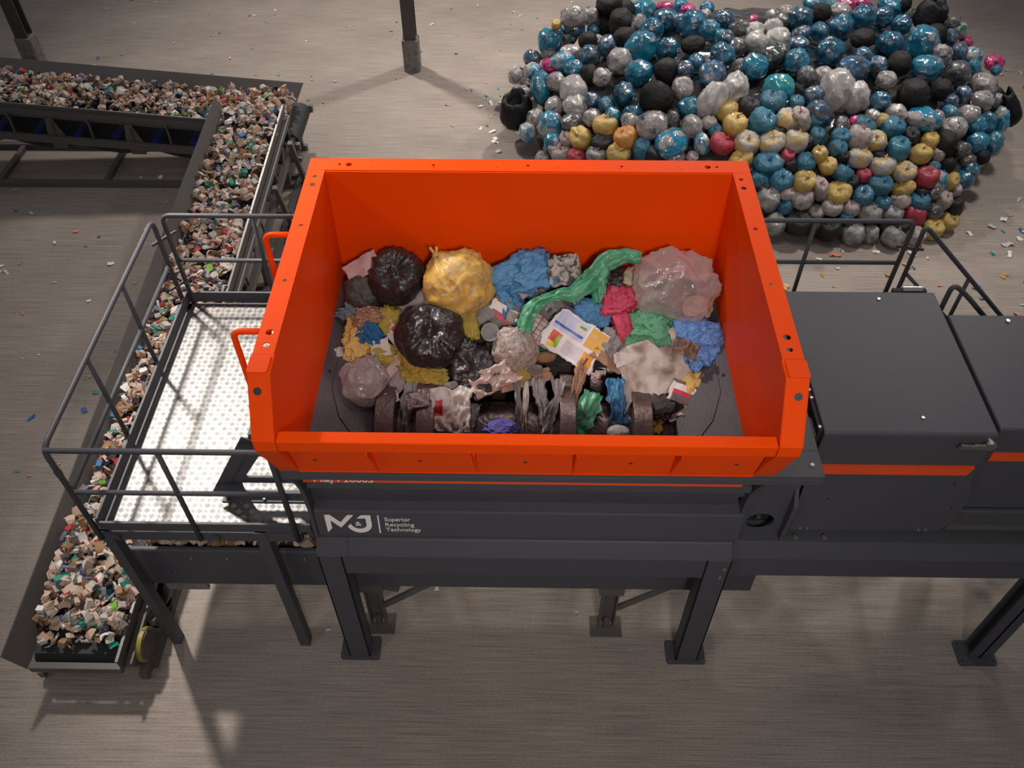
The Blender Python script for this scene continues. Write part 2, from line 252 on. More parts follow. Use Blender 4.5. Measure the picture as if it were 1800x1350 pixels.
BAGS = [('G', 0.83, 14.91, 1.33, 0.233, 0.19, "glossy pale grey film bag, leftmost along the heap's back edge"),
 ('G', 1.13, 15.01, 1.3, 0.149, 0.149, "glossy pale grey film bag, second from left along the heap's back edge"),
 ('Y', 0.52, 14.79, 1.24, 0.085, 0.095, "yellow tied bag, the only one along the heap's back edge"),
 ('M', 0.82, 14.93, 1.13, 0.214, 0.16, "multicoloured film bag, leftmost in the heap's upper rows"),
 ('E', 0.76, 14.91, 1.0, 0.15, 0.172, "grey bag with upright strap, leftmost in the heap's upper rows"),
 ('B', 0.42, 14.77, 0.96, 0.225, 0.214, "glossy blue film bag, leftmost in the heap's upper rows"),
 ('P', 0.58, 14.85, 0.82, 0.151, 0.13, "shiny pink bag, leftmost in the heap's upper rows"),
 ('g', 1.19, 15.04, 1.19, 0.139, 0.128, "dark grey glossy film bag, leftmost along the heap's back edge"),
 ('B', 1.18, 14.87, 1.11, 0.107, 0.096, "glossy blue film bag, second from left in the heap's upper rows"),
 ('K', 1.05, 14.19, 1.25, 0.164, 0.154, "matte black crumpled bag, leftmost in the heap's upper rows"),
 ('G', 0.76, 14.02, 1.14, 0.174, 0.113, "glossy pale grey film bag, leftmost in the heap's upper rows"),
 ('g', 0.4, 14.59, 0.78, 0.15, 0.129, "dark grey glossy film bag, leftmost in the heap's upper rows"),
 ('M', 0.11, 14.62, 0.7, 0.151, 0.151, "multicoloured film bag, leftmost across the heap's middle"),
 ('P', 0.42, 13.82, 0.98, 0.164, 0.133, "shiny pink bag, leftmost across the heap's middle"),
 ('H', 0.62, 13.74, 1.11, 0.203, 0.162, "half grey half blue film bag, second from left across the heap's middle"),
 ('M', 1.05, 13.55, 1.31, 0.169, 0.169, "multicoloured film bag, second from left in the heap's upper rows"),
 ('B', 0.79, 13.32, 1.19, 0.158, 0.149, "glossy blue film bag, second from left across the heap's middle"),
 ('H', 0.12, 14.05, 0.74, 0.147, 0.168, "half grey half blue film bag, leftmost across the heap's middle"),
 ('G', -0.18, 14.44, 0.48, 0.13, 0.151, "glossy pale grey film bag, leftmost across the heap's middle"),
 ('g', -0.08, 14.52, 0.43, 0.109, 0.141, "dark grey glossy film bag, leftmost across the heap's middle"),
 ('g', -0.01, 13.79, 0.67, 0.114, 0.094, "dark grey glossy film bag, second from left across the heap's middle"),
 ('B', 0.26, 13.56, 0.88, 0.143, 0.143, "glossy blue film bag, leftmost across the heap's middle"),
 ('K', 1.02, 13.02, 1.26, 0.156, 0.165, "matte black crumpled bag, leftmost across the heap's middle"),
 ('G', 0.5, 13.22, 1.03, 0.159, 0.149, "glossy pale grey film bag, second from left across the heap's middle"),
 ('G', 1.21, 12.87, 1.3, 0.144, 0.144, "glossy pale grey film bag, third from left across the heap's middle"),
 ('K', 1.45, 15.08, 1.47, 0.233, 0.18, "matte black crumpled bag, second from left along the heap's back edge"),
 ('K', 1.69, 15.17, 1.37, 0.224, 0.149, "matte black crumpled bag, third from left along the heap's back edge"),
 ('K', 1.39, 15.11, 1.13, 0.183, 0.215, "matte black crumpled bag, leftmost along the heap's back edge"),
 ('K', 1.64, 14.5, 1.4, 0.207, 0.258, "matte black crumpled bag, fourth from left along the heap's back edge"),
 ('K', 1.63, 13.81, 1.5, 0.189, 0.159, "matte black crumpled bag, second from left in the heap's upper rows"),
 ('B', 2.09, 15.27, 1.27, 0.226, 0.183, "glossy blue film bag, leftmost along the heap's back edge"),
 ('P', 2.46, 15.22, 1.37, 0.15, 0.085, "shiny pink bag, leftmost along the heap's back edge"),
 ('D', 2.32, 14.21, 1.61, 0.202, 0.182, "dark blue glossy bag, leftmost along the heap's back edge"),
 ('B', 2.67, 14.86, 1.54, 0.146, 0.125, "glossy blue film bag, second from left along the heap's back edge"),
 ('P', 2.74, 14.57, 1.61, 0.123, 0.102, "shiny pink bag, second from left along the heap's back edge"),
 ('G', 1.88, 14.21, 1.52, 0.112, 0.183, "glossy pale grey film bag, third from left along the heap's back edge"),
 ('D', 2.06, 13.93, 1.59, 0.199, 0.16, "dark blue glossy bag, leftmost in the heap's upper rows"),
 ('M', 2.53, 14.09, 1.65, 0.13, 0.12, "multicoloured film bag, the only one along the heap's back edge"),
 ('D', 2.72, 13.85, 1.69, 0.217, 0.227, "dark blue glossy bag, third from left in the heap's upper rows"),
 ('B', 3.06, 14.58, 1.65, 0.123, 0.102, "glossy blue film bag, third from left along the heap's back edge"),
 ('G', 2.98, 14.24, 1.69, 0.101, 0.09, "glossy pale grey film bag, fourth from left along the heap's back edge"),
 ('D', 2.95, 13.65, 1.71, 0.146, 0.166, "dark blue glossy bag, fourth from left in the heap's upper rows"),
 ('K', 2.65, 13.22, 1.68, 0.201, 0.134, "matte black crumpled bag, third from left in the heap's upper rows"),
 ('B', 1.87, 13.36, 1.56, 0.272, 0.233, "glossy blue film bag, third from left in the heap's upper rows"),
 ('D', 2.26, 13.19, 1.62, 0.173, 0.173, "dark blue glossy bag, second from left in the heap's upper rows"),
 ('M', 1.33, 13.67, 1.42, 0.139, 0.179, "multicoloured film bag, third from left in the heap's upper rows"),
 ('G', 1.5, 13.12, 1.44, 0.193, 0.203, "glossy pale grey film bag, fourth from left across the heap's middle"),
 ('B', 1.77, 12.73, 1.46, 0.218, 0.19, "glossy blue film bag, third from left across the heap's middle"),
 ('K', 2.18, 12.67, 1.54, 0.188, 0.179, "matte black crumpled bag, second from left across the heap's middle"),
 ('M', 2.46, 12.59, 1.59, 0.131, 0.131, "multicoloured film bag, second from left across the heap's middle"),
 ('D', 2.65, 12.74, 1.63, 0.141, 0.131, "dark blue glossy bag, the only one across the heap's middle"),
 ('M', 2.86, 12.43, 1.61, 0.222, 0.176, "multicoloured film bag, third from left across the heap's middle"),
 ('D', 3.24, 13.95, 1.72, 0.149, 0.168, "dark blue glossy bag, second from left along the heap's back edge"),
 ('B', 2.98, 13.58, 1.72, 0.146, 0.146, "glossy blue film bag, fourth from left in the heap's upper rows"),
 ('B', 3.12, 13.39, 1.73, 0.087, 0.116, "glossy blue film bag, fifth from left in the heap's upper rows"),
 ('g', 3.46, 13.66, 1.74, 0.176, 0.127, "dark grey glossy film bag, rightmost in the heap's upper rows"),
 ('W', 3.68, 13.6, 1.74, 0.156, 0.117, "milky white film bag, leftmost in the heap's upper rows"),
 ('W', 3.63, 13.2, 1.74, 0.172, 0.162, "milky white film bag, second from left in the heap's upper rows"),
 ('P', 3.73, 13.95, 1.74, 0.089, 0.079, "shiny pink bag, third from left along the heap's back edge"),
 ('K', 3.79, 13.87, 1.74, 0.108, 0.069, "matte black crumpled bag, fifth from left along the heap's back edge"),
 ('G', 4.06, 14.11, 1.74, 0.119, 0.1, "glossy pale grey film bag, fifth from left along the heap's back edge"),
 ('W', 3.98, 13.68, 1.74, 0.146, 0.137, "milky white film bag, third from left in the heap's upper rows"),
 ('G', 4.32, 14.25, 1.73, 0.13, 0.12, "glossy pale grey film bag, sixth from left along the heap's back edge"),
 ('g', 4.14, 13.9, 1.75, 0.148, 0.118, "dark grey glossy film bag, second from left along the heap's back edge"),
 ('W', 4.0, 13.35, 1.74, 0.182, 0.144, "milky white film bag, rightmost in the heap's upper rows"),
 ('D', 4.52, 14.04, 1.73, 0.189, 0.179, "dark blue glossy bag, third from left along the heap's back edge"),
 ('M', 3.2, 13.35, 1.73, 0.115, 0.115, "multicoloured film bag, fourth from left in the heap's upper rows"),
 ('g', 3.33, 13.08, 1.72, 0.152, 0.133, "dark grey glossy film bag, second from left in the heap's upper rows"),
 ('D', 3.06, 12.84, 1.69, 0.188, 0.197, "dark blue glossy bag, fifth from left in the heap's upper rows"),
 ('N', 3.77, 12.78, 1.71, 0.206, 0.178, "dark green film bag, the only one across the heap's middle"),
 ('N', 3.97, 12.96, 1.73, 0.16, 0.132, "dark green film bag, the only one in the heap's upper rows"),
 ('B', 3.51, 12.53, 1.67, 0.213, 0.194, "glossy blue film bag, fourth from left across the heap's middle"),
 ('B', 4.16, 12.63, 1.71, 0.186, 0.186, "glossy blue film bag, fifth from left across the heap's middle"),
 ('M', 4.29, 13.12, 1.74, 0.171, 0.123, "multicoloured film bag, fifth from left in the heap's upper rows"),
 ('M', 4.39, 13.46, 1.75, 0.145, 0.106, "multicoloured film bag, sixth from left in the heap's upper rows"),
 ('g', 3.27, 12.54, 1.67, 0.102, 0.121, "dark grey glossy film bag, third from left across the heap's middle"),
 ('g', 4.27, 12.3, 1.66, 0.147, 0.137, "dark grey glossy film bag, fourth from left across the heap's middle"),
 ('B', 4.93, 14.71, 1.65, 0.226, 0.134, "glossy blue film bag, fourth from left along the heap's back edge"),
 ('K', 4.9, 14.29, 1.71, 0.181, 0.151, "matte black crumpled bag, sixth from left along the heap's back edge"),
 ('B', 5.23, 14.74, 1.63, 0.093, 0.082, "glossy blue film bag, fifth from left along the heap's back edge"),
 ('P', 5.51, 14.92, 1.55, 0.167, 0.094, "shiny pink bag, fourth from left along the heap's back edge"),
 ('P', 5.88, 15.1, 1.48, 0.179, 0.105, "shiny pink bag, rightmost along the heap's back edge"),
 ('G', 5.27, 14.42, 1.68, 0.172, 0.121, "glossy pale grey film bag, rightmost along the heap's back edge"),
 ('B', 6.3, 14.92, 1.52, 0.25, 0.167, "glossy blue film bag, rightmost along the heap's back edge"),
 ('D', 5.99, 14.38, 1.6, 0.183, 0.162, "dark blue glossy bag, fifth from left along the heap's back edge"),
 ('K', 6.5, 14.83, 1.6, 0.093, 0.134, "matte black crumpled bag, rightmost along the heap's back edge"),
 ('D', 5.1, 13.74, 1.73, 0.186, 0.196, "dark blue glossy bag, eighth from left in the heap's upper rows"),
 ('D', 5.57, 14.17, 1.68, 0.19, 0.2, "dark blue glossy bag, fourth from left along the heap's back edge"),
 ('K', 5.37, 13.37, 1.72, 0.202, 0.144, "matte black crumpled bag, fourth from left in the heap's upper rows"),
 ('D', 6.22, 14.1, 1.6, 0.15, 0.15, "dark blue glossy bag, rightmost along the heap's back edge"),
 ('g', 6.6, 14.81, 1.44, 0.156, 0.125, "dark grey glossy film bag, third from left along the heap's back edge"),
 ('D', 4.7, 13.54, 1.75, 0.145, 0.136, "dark blue glossy bag, sixth from left in the heap's upper rows"),
 ('D', 4.74, 12.93, 1.72, 0.216, 0.198, "dark blue glossy bag, seventh from left in the heap's upper rows"),
 ('D', 5.78, 13.3, 1.68, 0.211, 0.182, "dark blue glossy bag, rightmost in the heap's upper rows"),
 ('D', 5.23, 12.84, 1.69, 0.141, 0.131, "dark blue glossy bag, ninth from left in the heap's upper rows"),
 ('M', 5.42, 12.62, 1.65, 0.139, 0.149, "multicoloured film bag, rightmost across the heap's middle"),
 ('M', 5.01, 12.49, 1.67, 0.24, 0.185, "multicoloured film bag, fourth from left across the heap's middle"),
 ('K', 5.79, 12.74, 1.63, 0.187, 0.178, "matte black crumpled bag, third from left across the heap's middle"),
 ('G', 4.51, 12.31, 1.66, 0.147, 0.128, "glossy pale grey film bag, sixth from left across the heap's middle"),
 ('G', 5.49, 12.31, 1.58, 0.156, 0.138, "glossy pale grey film bag, seventh from left across the heap's middle"),
 ('B', 6.38, 13.47, 1.6, 0.243, 0.262, "glossy blue film bag, rightmost in the heap's upper rows"),
 ('X', 6.9, 14.66, 1.47, 0.268, 0.248, "jagged open black sack, the only one along the heap's back edge"),
 ('K', 6.79, 13.99, 1.48, 0.18, 0.18, "matte black crumpled bag, rightmost in the heap's upper rows"),
 ('g', 7.22, 14.47, 1.45, 0.143, 0.123, "dark grey glossy film bag, rightmost along the heap's back edge"),
 ('E', 7.36, 14.4, 1.36, 0.133, 0.133, "grey bag with upright strap, rightmost in the heap's upper rows"),
 ('P', 7.52, 14.32, 1.17, 0.114, 0.114, "shiny pink bag, rightmost in the heap's upper rows"),
 ('M', 7.06, 14.01, 1.39, 0.121, 0.181, "multicoloured film bag, seventh from left in the heap's upper rows"),
 ('G', 6.61, 13.22, 1.53, 0.154, 0.173, "glossy pale grey film bag, rightmost in the heap's upper rows"),
 ('M', 7.05, 13.51, 1.43, 0.118, 0.147, "multicoloured film bag, rightmost in the heap's upper rows"),
 ('H', 7.29, 13.54, 1.34, 0.178, 0.138, "half grey half blue film bag, rightmost across the heap's middle"),
 ('B', 7.18, 13.13, 1.35, 0.106, 0.145, "glossy blue film bag, seventh from left across the heap's middle"),
 ('g', 6.8, 12.83, 1.44, 0.19, 0.171, "dark grey glossy film bag, rightmost across the heap's middle"),
 ('P', 7.97, 14.01, 0.99, 0.175, 0.133, "shiny pink bag, rightmost across the heap's middle"),
 ('B', 7.77, 13.51, 1.12, 0.09, 0.08, "glossy blue film bag, rightmost across the heap's middle"),
 ('B', 6.24, 12.73, 1.56, 0.244, 0.188, "glossy blue film bag, sixth from left across the heap's middle"),
 ('G', 7.19, 12.68, 1.27, 0.219, 0.209, "glossy pale grey film bag, rightmost across the heap's middle"),
 ('G', -0.06, 13.61, 0.63, 0.176, 0.103, "glossy pale grey film bag, leftmost below the heap's middle"),
 ('X', -0.16, 13.14, 0.5, 0.265, 0.306, "jagged open black sack, leftmost below the heap's middle"),
 ('B', 0.24, 13.23, 0.86, 0.151, 0.241, "glossy blue film bag, leftmost below the heap's middle"),
 ('G', 0.46, 12.71, 0.88, 0.147, 0.147, "glossy pale grey film bag, third from left below the heap's middle"),
 ('W', 0.77, 12.82, 1.1, 0.214, 0.223, "milky white film bag, the only one across the heap's middle"),
 ('W', 0.79, 12.49, 1.01, 0.192, 0.154, "milky white film bag, leftmost below the heap's middle"),
 ('M', 1.05, 12.47, 1.14, 0.114, 0.133, "multicoloured film bag, leftmost below the heap's middle"),
 ('G', 0.17, 12.7, 0.67, 0.129, 0.158, "glossy pale grey film bag, second from left below the heap's middle"),
 ('H', 0.4, 12.4, 0.72, 0.185, 0.214, "half grey half blue film bag, leftmost below the heap's middle"),
 ('g', 0.76, 12.22, 0.88, 0.201, 0.162, "dark grey glossy film bag, leftmost below the heap's middle"),
 ('G', 1.05, 12.16, 1.01, 0.151, 0.142, "glossy pale grey film bag, fourth from left below the heap's middle"),
 ('H', 0.04, 12.56, 0.5, 0.139, 0.168, "half grey half blue film bag, leftmost on the heap's front slope"),
 ('B', 0.45, 12.08, 0.59, 0.154, 0.164, "glossy blue film bag, leftmost on the heap's front slope"),
 ('Y', 0.87, 11.94, 0.78, 0.18, 0.189, "yellow tied bag, leftmost on the heap's front slope"),
 ('V', 0.66, 12.02, 0.7, 0.115, 0.143, "pinkish grey mottled bag, fourth from left on the heap's front slope"),
 ('V', 0.49, 12.01, 0.56, 0.135, 0.135, "pinkish grey mottled bag, second from left on the heap's front slope"),
 ('V', 0.58, 11.87, 0.53, 0.172, 0.134, "pinkish grey mottled bag, third from left on the heap's front slope"),
 ('V', 0.28, 12.01, 0.36, 0.136, 0.107, "pinkish grey mottled bag, leftmost on the heap's front slope"),
 ('R', 0.8, 11.72, 0.58, 0.152, 0.123, "red tied bag, leftmost on the heap's front slope"),
 ('S', 1.11, 11.61, 0.69, 0.168, 0.14, "silver grey tied bag, the only one on the heap's front slope"),
 ('k', 1.2, 11.74, 0.83, 0.187, 0.131, "black tied bin bag, leftmost on the heap's front slope"),
 ('D', 1.26, 12.28, 1.16, 0.132, 0.123, "dark blue glossy bag, leftmost below the heap's middle"),
 ('Y', 1.24, 11.95, 0.99, 0.197, 0.178, "yellow tied bag, leftmost below the heap's middle"),
 ('O', 1.54, 11.65, 0.96, 0.185, 0.185, "orange tied bag, the only one on the heap's front slope"),
 ('Y', 1.44, 11.51, 0.78, 0.195, 0.158, "yellow tied bag, second from left on the heap's front slope"),
 ('b', 1.77, 11.46, 0.89, 0.138, 0.174, "satin light blue tied bag, leftmost on the heap's front slope"),
 ('B', 1.35, 12.08, 1.11, 0.131, 0.103, "glossy blue film bag, second from left below the heap's middle"),
 ('G', 1.6, 11.89, 1.12, 0.148, 0.13, "glossy pale grey film bag, fifth from left below the heap's middle"),
 ('G', 1.93, 11.73, 1.14, 0.248, 0.211, "glossy pale grey film bag, sixth from left below the heap's middle"),
 ('H', 2.21, 11.42, 1.03, 0.255, 0.2, "half grey half blue film bag, second from left on the heap's front slope"),
 ('D', 1.53, 12.38, 1.31, 0.169, 0.16, "dark blue glossy bag, second from left below the heap's middle"),
 ('K', 2.0, 12.13, 1.36, 0.25, 0.259, "matte black crumpled bag, leftmost below the heap's middle"),
 ('G', 2.4, 12.25, 1.48, 0.166, 0.148, "glossy pale grey film bag, fifth from left across the heap's middle"),
 ('B', 2.49, 11.88, 1.36, 0.173, 0.155, "glossy blue film bag, third from left below the heap's middle"),
 ('g', 2.22, 11.74, 1.23, 0.11, 0.155, "dark grey glossy film bag, second from left below the heap's middle"),
 ('G', 2.5, 11.58, 1.22, 0.172, 0.163, "glossy pale grey film bag, seventh from left below the heap's middle"),
 ('k', 1.95, 11.33, 0.88, 0.137, 0.146, "black tied bin bag, second from left on the heap's front slope"),
 ('D', 1.65, 12.02, 1.2, 0.158, 0.102, "dark blue glossy bag, third from left below the heap's middle"),
 ('V', 2.5, 11.19, 0.95, 0.09, 0.081, "pinkish grey mottled bag, fifth from left on the heap's front slope"),
 ('H', 2.64, 11.32, 1.08, 0.117, 0.171, "half grey half blue film bag, rightmost on the heap's front slope"),
 ('g', 2.28, 11.23, 0.89, 0.163, 0.091, "dark grey glossy film bag, leftmost on the heap's front slope"),
 ('W', 2.81, 11.9, 1.45, 0.2, 0.3, "milky white film bag, second from left below the heap's middle"),
 ('W', 3.16, 12.06, 1.54, 0.182, 0.246, "milky white film bag, third from left below the heap's middle"),
 ('Y', 3.02, 11.72, 1.39, 0.163, 0.154, "yellow tied bag, second from left below the heap's middle"),
 ('k', 3.33, 11.74, 1.43, 0.171, 0.171, "black tied bin bag, the only one below the heap's middle"),
 ('T', 3.8, 12.04, 1.58, 0.236, 0.218, "large teal patched bag, the only one across the heap's middle"),
 ('b', 3.69, 11.81, 1.5, 0.198, 0.18, "satin light blue tied bag, second from left below the heap's middle"),
 ('Y', 3.11, 11.5, 1.29, 0.189, 0.189, "yellow tied bag, third from left below the heap's middle"),
 ('b', 3.5, 11.51, 1.33, 0.197, 0.224, "satin light blue tied bag, leftmost below the heap's middle"),
 ('R', 2.92, 11.27, 1.12, 0.215, 0.152, "red tied bag, second from left on the heap's front slope"),
 ('y', 3.28, 11.24, 1.14, 0.188, 0.179, "yellow and grey tied bag, leftmost on the heap's front slope"),
 ('y', 3.87, 11.53, 1.37, 0.179, 0.161, "yellow and grey tied bag, the only one below the heap's middle"),
 ('V', 4.08, 11.51, 1.37, 0.134, 0.232, "pinkish grey mottled bag, rightmost below the heap's middle"),
 ('b', 4.03, 11.77, 1.5, 0.117, 0.117, "satin light blue tied bag, third from left below the heap's middle"),
 ('y', 3.64, 11.22, 1.17, 0.196, 0.16, "yellow and grey tied bag, second from left on the heap's front slope"),
 ('y', 3.99, 11.23, 1.19, 0.187, 0.178, "yellow and grey tied bag, third from left on the heap's front slope"),
 ('R', 3.86, 11.04, 1.05, 0.107, 0.124, "red tied bag, rightmost on the heap's front slope"),
 ('k', 3.73, 11.37, 1.27, 0.125, 0.089, "black tied bin bag, third from left on the heap's front slope"),
 ('Y', 3.2, 11.07, 1.0, 0.188, 0.116, "yellow tied bag, third from left on the heap's front slope"),
 ('V', 2.75, 11.58, 1.28, 0.117, 0.099, "pinkish grey mottled bag, leftmost below the heap's middle"),
 ('b', 2.84, 11.45, 1.22, 0.108, 0.108, "satin light blue tied bag, second from left on the heap's front slope"),
 ('k', 4.16, 11.21, 1.18, 0.089, 0.125, "black tied bin bag, fourth from left on the heap's front slope"),
 ('W', 4.68, 12.01, 1.57, 0.236, 0.308, "milky white film bag, fourth from left below the heap's middle"),
 ('W', 4.96, 11.92, 1.52, 0.181, 0.226, "milky white film bag, rightmost below the heap's middle"),
 ('M', 4.32, 11.92, 1.55, 0.135, 0.145, "multicoloured film bag, second from left below the heap's middle"),
 ('M', 4.36, 11.61, 1.43, 0.215, 0.161, "multicoloured film bag, third from left below the heap's middle"),
 ('b', 4.28, 11.5, 1.36, 0.107, 0.125, "satin light blue tied bag, fourth from left below the heap's middle"),
 ('b', 4.3, 11.3, 1.23, 0.116, 0.151, "satin light blue tied bag, fifth from left on the heap's front slope"),
 ('D', 5.32, 11.88, 1.47, 0.154, 0.145, "dark blue glossy bag, fourth from left below the heap's middle"),
 ('b', 5.03, 11.5, 1.32, 0.179, 0.107, "satin light blue tied bag, rightmost below the heap's middle"),
 ('Y', 5.29, 11.59, 1.34, 0.117, 0.099, "yellow tied bag, rightmost below the heap's middle"),
 ('b', 5.46, 11.5, 1.27, 0.197, 0.153, "satin light blue tied bag, eighth from left on the heap's front slope"),
 ('P', 4.88, 11.54, 1.36, 0.081, 0.072, "shiny pink bag, the only one below the heap's middle"),
 ('b', 4.65, 11.31, 1.24, 0.151, 0.116, "satin light blue tied bag, seventh from left on the heap's front slope"),
 ('g', 4.68, 11.48, 1.34, 0.125, 0.098, "dark grey glossy film bag, rightmost below the heap's middle"),
 ('V', 4.93, 11.3, 1.21, 0.169, 0.196, "pinkish grey mottled bag, sixth from left on the heap's front slope"),
 ('y', 5.18, 11.29, 1.17, 0.17, 0.152, "yellow and grey tied bag, rightmost on the heap's front slope"),
 ('b', 5.52, 11.22, 1.07, 0.17, 0.197, "satin light blue tied bag, rightmost on the heap's front slope"),
 ('b', 4.6, 11.16, 1.13, 0.142, 0.133, "satin light blue tied bag, sixth from left on the heap's front slope"),
 ('Y', 4.33, 11.06, 1.08, 0.124, 0.133, "yellow tied bag, fourth from left on the heap's front slope"),
 ('y', 4.93, 11.06, 1.03, 0.178, 0.151, "yellow and grey tied bag, fourth from left on the heap's front slope"),
 ('k', 4.67, 11.06, 1.05, 0.098, 0.107, "black tied bin bag, fifth from left on the heap's front slope"),
 ('k', 5.23, 11.13, 1.04, 0.107, 0.08, "black tied bin bag, sixth from left on the heap's front slope"),
 ('k', 5.73, 11.43, 1.17, 0.126, 0.144, "black tied bin bag, rightmost on the heap's front slope"),
 ('G', 5.53, 11.72, 1.37, 0.153, 0.135, "glossy pale grey film bag, ninth from left below the heap's middle"),
 ('G', 5.16, 11.63, 1.39, 0.117, 0.09, "glossy pale grey film bag, eighth from left below the heap's middle"),
 ('K', 5.88, 12.12, 1.47, 0.229, 0.229, "matte black crumpled bag, rightmost below the heap's middle"),
 ('K', 6.39, 12.31, 1.43, 0.167, 0.157, "matte black crumpled bag, rightmost across the heap's middle"),
 ('M', 6.76, 12.36, 1.33, 0.103, 0.131, "multicoloured film bag, rightmost below the heap's middle"),
 ('M', 6.5, 12.15, 1.34, 0.111, 0.102, "multicoloured film bag, fourth from left below the heap's middle"),
 ('G', 7.13, 12.39, 1.2, 0.169, 0.151, "glossy pale grey film bag, twelfth from left below the heap's middle"),
 ('G', 7.44, 12.55, 1.12, 0.095, 0.114, "glossy pale grey film bag, rightmost below the heap's middle"),
 ('X', 7.68, 12.53, 0.98, 0.153, 0.287, "jagged open black sack, rightmost below the heap's middle"),
 ('H', 5.97, 11.71, 1.28, 0.245, 0.172, "half grey half blue film bag, second from left below the heap's middle"),
 ('G', 6.22, 11.8, 1.26, 0.1, 0.118, "glossy pale grey film bag, tenth from left below the heap's middle"),
 ('G', 6.48, 11.71, 1.14, 0.201, 0.164, "glossy pale grey film bag, the only one on the heap's front slope"),
 ('B', 6.46, 11.95, 1.27, 0.119, 0.092, "glossy blue film bag, fourth from left below the heap's middle"),
 ('G', 6.8, 12.02, 1.18, 0.167, 0.148, "glossy pale grey film bag, eleventh from left below the heap's middle"),
 ('D', 7.11, 12.0, 1.05, 0.14, 0.168, "dark blue glossy bag, rightmost below the heap's middle"),
 ('H', 7.43, 12.19, 0.99, 0.113, 0.207, "half grey half blue film bag, rightmost below the heap's middle"),
 ('B', 6.92, 11.89, 1.08, 0.139, 0.129, "glossy blue film bag, rightmost below the heap's middle"),
 ('B', 6.9, 11.65, 0.93, 0.157, 0.157, "glossy blue film bag, second from left on the heap's front slope"),
 ('B', 7.21, 11.76, 0.85, 0.149, 0.186, "glossy blue film bag, rightmost on the heap's front slope"),
 ('g', 6.6, 11.46, 0.93, 0.128, 0.128, "dark grey glossy film bag, second from left on the heap's front slope"),
 ('K', 6.28, 11.43, 1.02, 0.163, 0.236, "matte black crumpled bag, leftmost on the heap's front slope"),
 ('Y', 6.04, 11.42, 1.08, 0.126, 0.154, "yellow tied bag, rightmost on the heap's front slope"),
 ('Y', 5.89, 11.23, 0.99, 0.171, 0.144, "yellow tied bag, fifth from left on the heap's front slope"),
 ('V', 6.19, 11.3, 0.94, 0.09, 0.118, "pinkish grey mottled bag, rightmost on the heap's front slope"),
 ('g', 6.7, 11.37, 0.8, 0.128, 0.101, "dark grey glossy film bag, rightmost on the heap's front slope"),
 ('b', 3.59, 10.98, 0.98, 0.214, 0.16, "satin light blue tied bag, third from left on the heap's front slope"),
 ('b', 4.12, 10.98, 0.99, 0.151, 0.151, "satin light blue tied bag, fourth from left on the heap's front slope"),
 ('b', 3.46, 10.83, 0.8, 0.143, 0.134, "satin light blue tied bag, leftmost on the heap's lower front"),
 ('b', 3.77, 10.8, 0.8, 0.178, 0.178, "satin light blue tied bag, second from left on the heap's lower front"),
 ('Y', 4.11, 10.78, 0.8, 0.178, 0.178, "yellow tied bag, leftmost on the heap's lower front"),
 ('Y', 4.46, 10.95, 0.96, 0.133, 0.142, "yellow tied bag, second from left on the heap's lower front"),
 ('b', 4.68, 10.88, 0.88, 0.16, 0.142, "satin light blue tied bag, third from left on the heap's lower front"),
 ('V', 4.35, 10.71, 0.73, 0.116, 0.213, "pinkish grey mottled bag, second from left on the heap's lower front"),
 ('S', 3.59, 10.64, 0.59, 0.179, 0.206, "silver grey tied bag, leftmost at the heap's foot"),
 ('b', 3.86, 10.56, 0.51, 0.116, 0.116, "satin light blue tied bag, leftmost at the heap's foot"),
 ('V', 4.11, 10.62, 0.61, 0.178, 0.152, "pinkish grey mottled bag, leftmost at the heap's foot"),
 ('V', 3.87, 10.67, 0.67, 0.116, 0.116, "pinkish grey mottled bag, leftmost on the heap's lower front"),
 ('S', 3.73, 10.44, 0.28, 0.162, 0.18, "silver grey tied bag, second from left at the heap's foot"),
 ('k', 4.08, 10.44, 0.32, 0.216, 0.189, "black tied bin bag, second from left at the heap's foot"),
 ('k', 4.54, 10.39, 0.23, 0.198, 0.171, "black tied bin bag, fourth from left at the heap's foot"),
 ('S', 4.32, 10.52, 0.44, 0.125, 0.116, "silver grey tied bag, third from left at the heap's foot"),
 ('Y', 4.62, 10.69, 0.67, 0.196, 0.16, "yellow tied bag, third from left on the heap's lower front"),
 ('V', 4.55, 10.56, 0.52, 0.161, 0.134, "pinkish grey mottled bag, second from left at the heap's foot"),
 ('V', 4.84, 10.56, 0.49, 0.125, 0.125, "pinkish grey mottled bag, third from left at the heap's foot"),
 ('b', 4.78, 10.49, 0.39, 0.108, 0.108, "satin light blue tied bag, second from left at the heap's foot"),
 ('k', 3.91, 10.94, 0.97, 0.098, 0.124, "black tied bin bag, second from left on the heap's lower front"),
 ('k', 4.83, 10.81, 0.79, 0.107, 0.107, "black tied bin bag, third from left on the heap's lower front"),
 ('S', 4.93, 10.4, 0.15, 0.181, 0.172, "silver grey tied bag, fourth from left at the heap's foot"),
 ('R', 4.99, 10.88, 0.85, 0.116, 0.116, "red tied bag, leftmost on the heap's lower front"),
 ('b', 5.25, 10.81, 0.73, 0.188, 0.17, "satin light blue tied bag, fourth from left on the heap's lower front"),
 ('b', 5.0, 10.69, 0.62, 0.161, 0.161, "satin light blue tied bag, third from left at the heap's foot"),
 ('y', 5.28, 11.01, 0.93, 0.205, 0.152, "yellow and grey tied bag, leftmost on the heap's lower front"),
 ('y', 5.63, 11.0, 0.83, 0.179, 0.161, "yellow and grey tied bag, rightmost on the heap's lower front"),
 ('Y', 5.63, 10.83, 0.67, 0.179, 0.108, "yellow tied bag, fourth from left on the heap's lower front"),
 ('R', 5.99, 11.01, 0.73, 0.189, 0.171, "red tied bag, rightmost on the heap's lower front"),
 ('V', 5.6, 10.72, 0.52, 0.144, 0.135, "pinkish grey mottled bag, fourth from left at the heap's foot"),
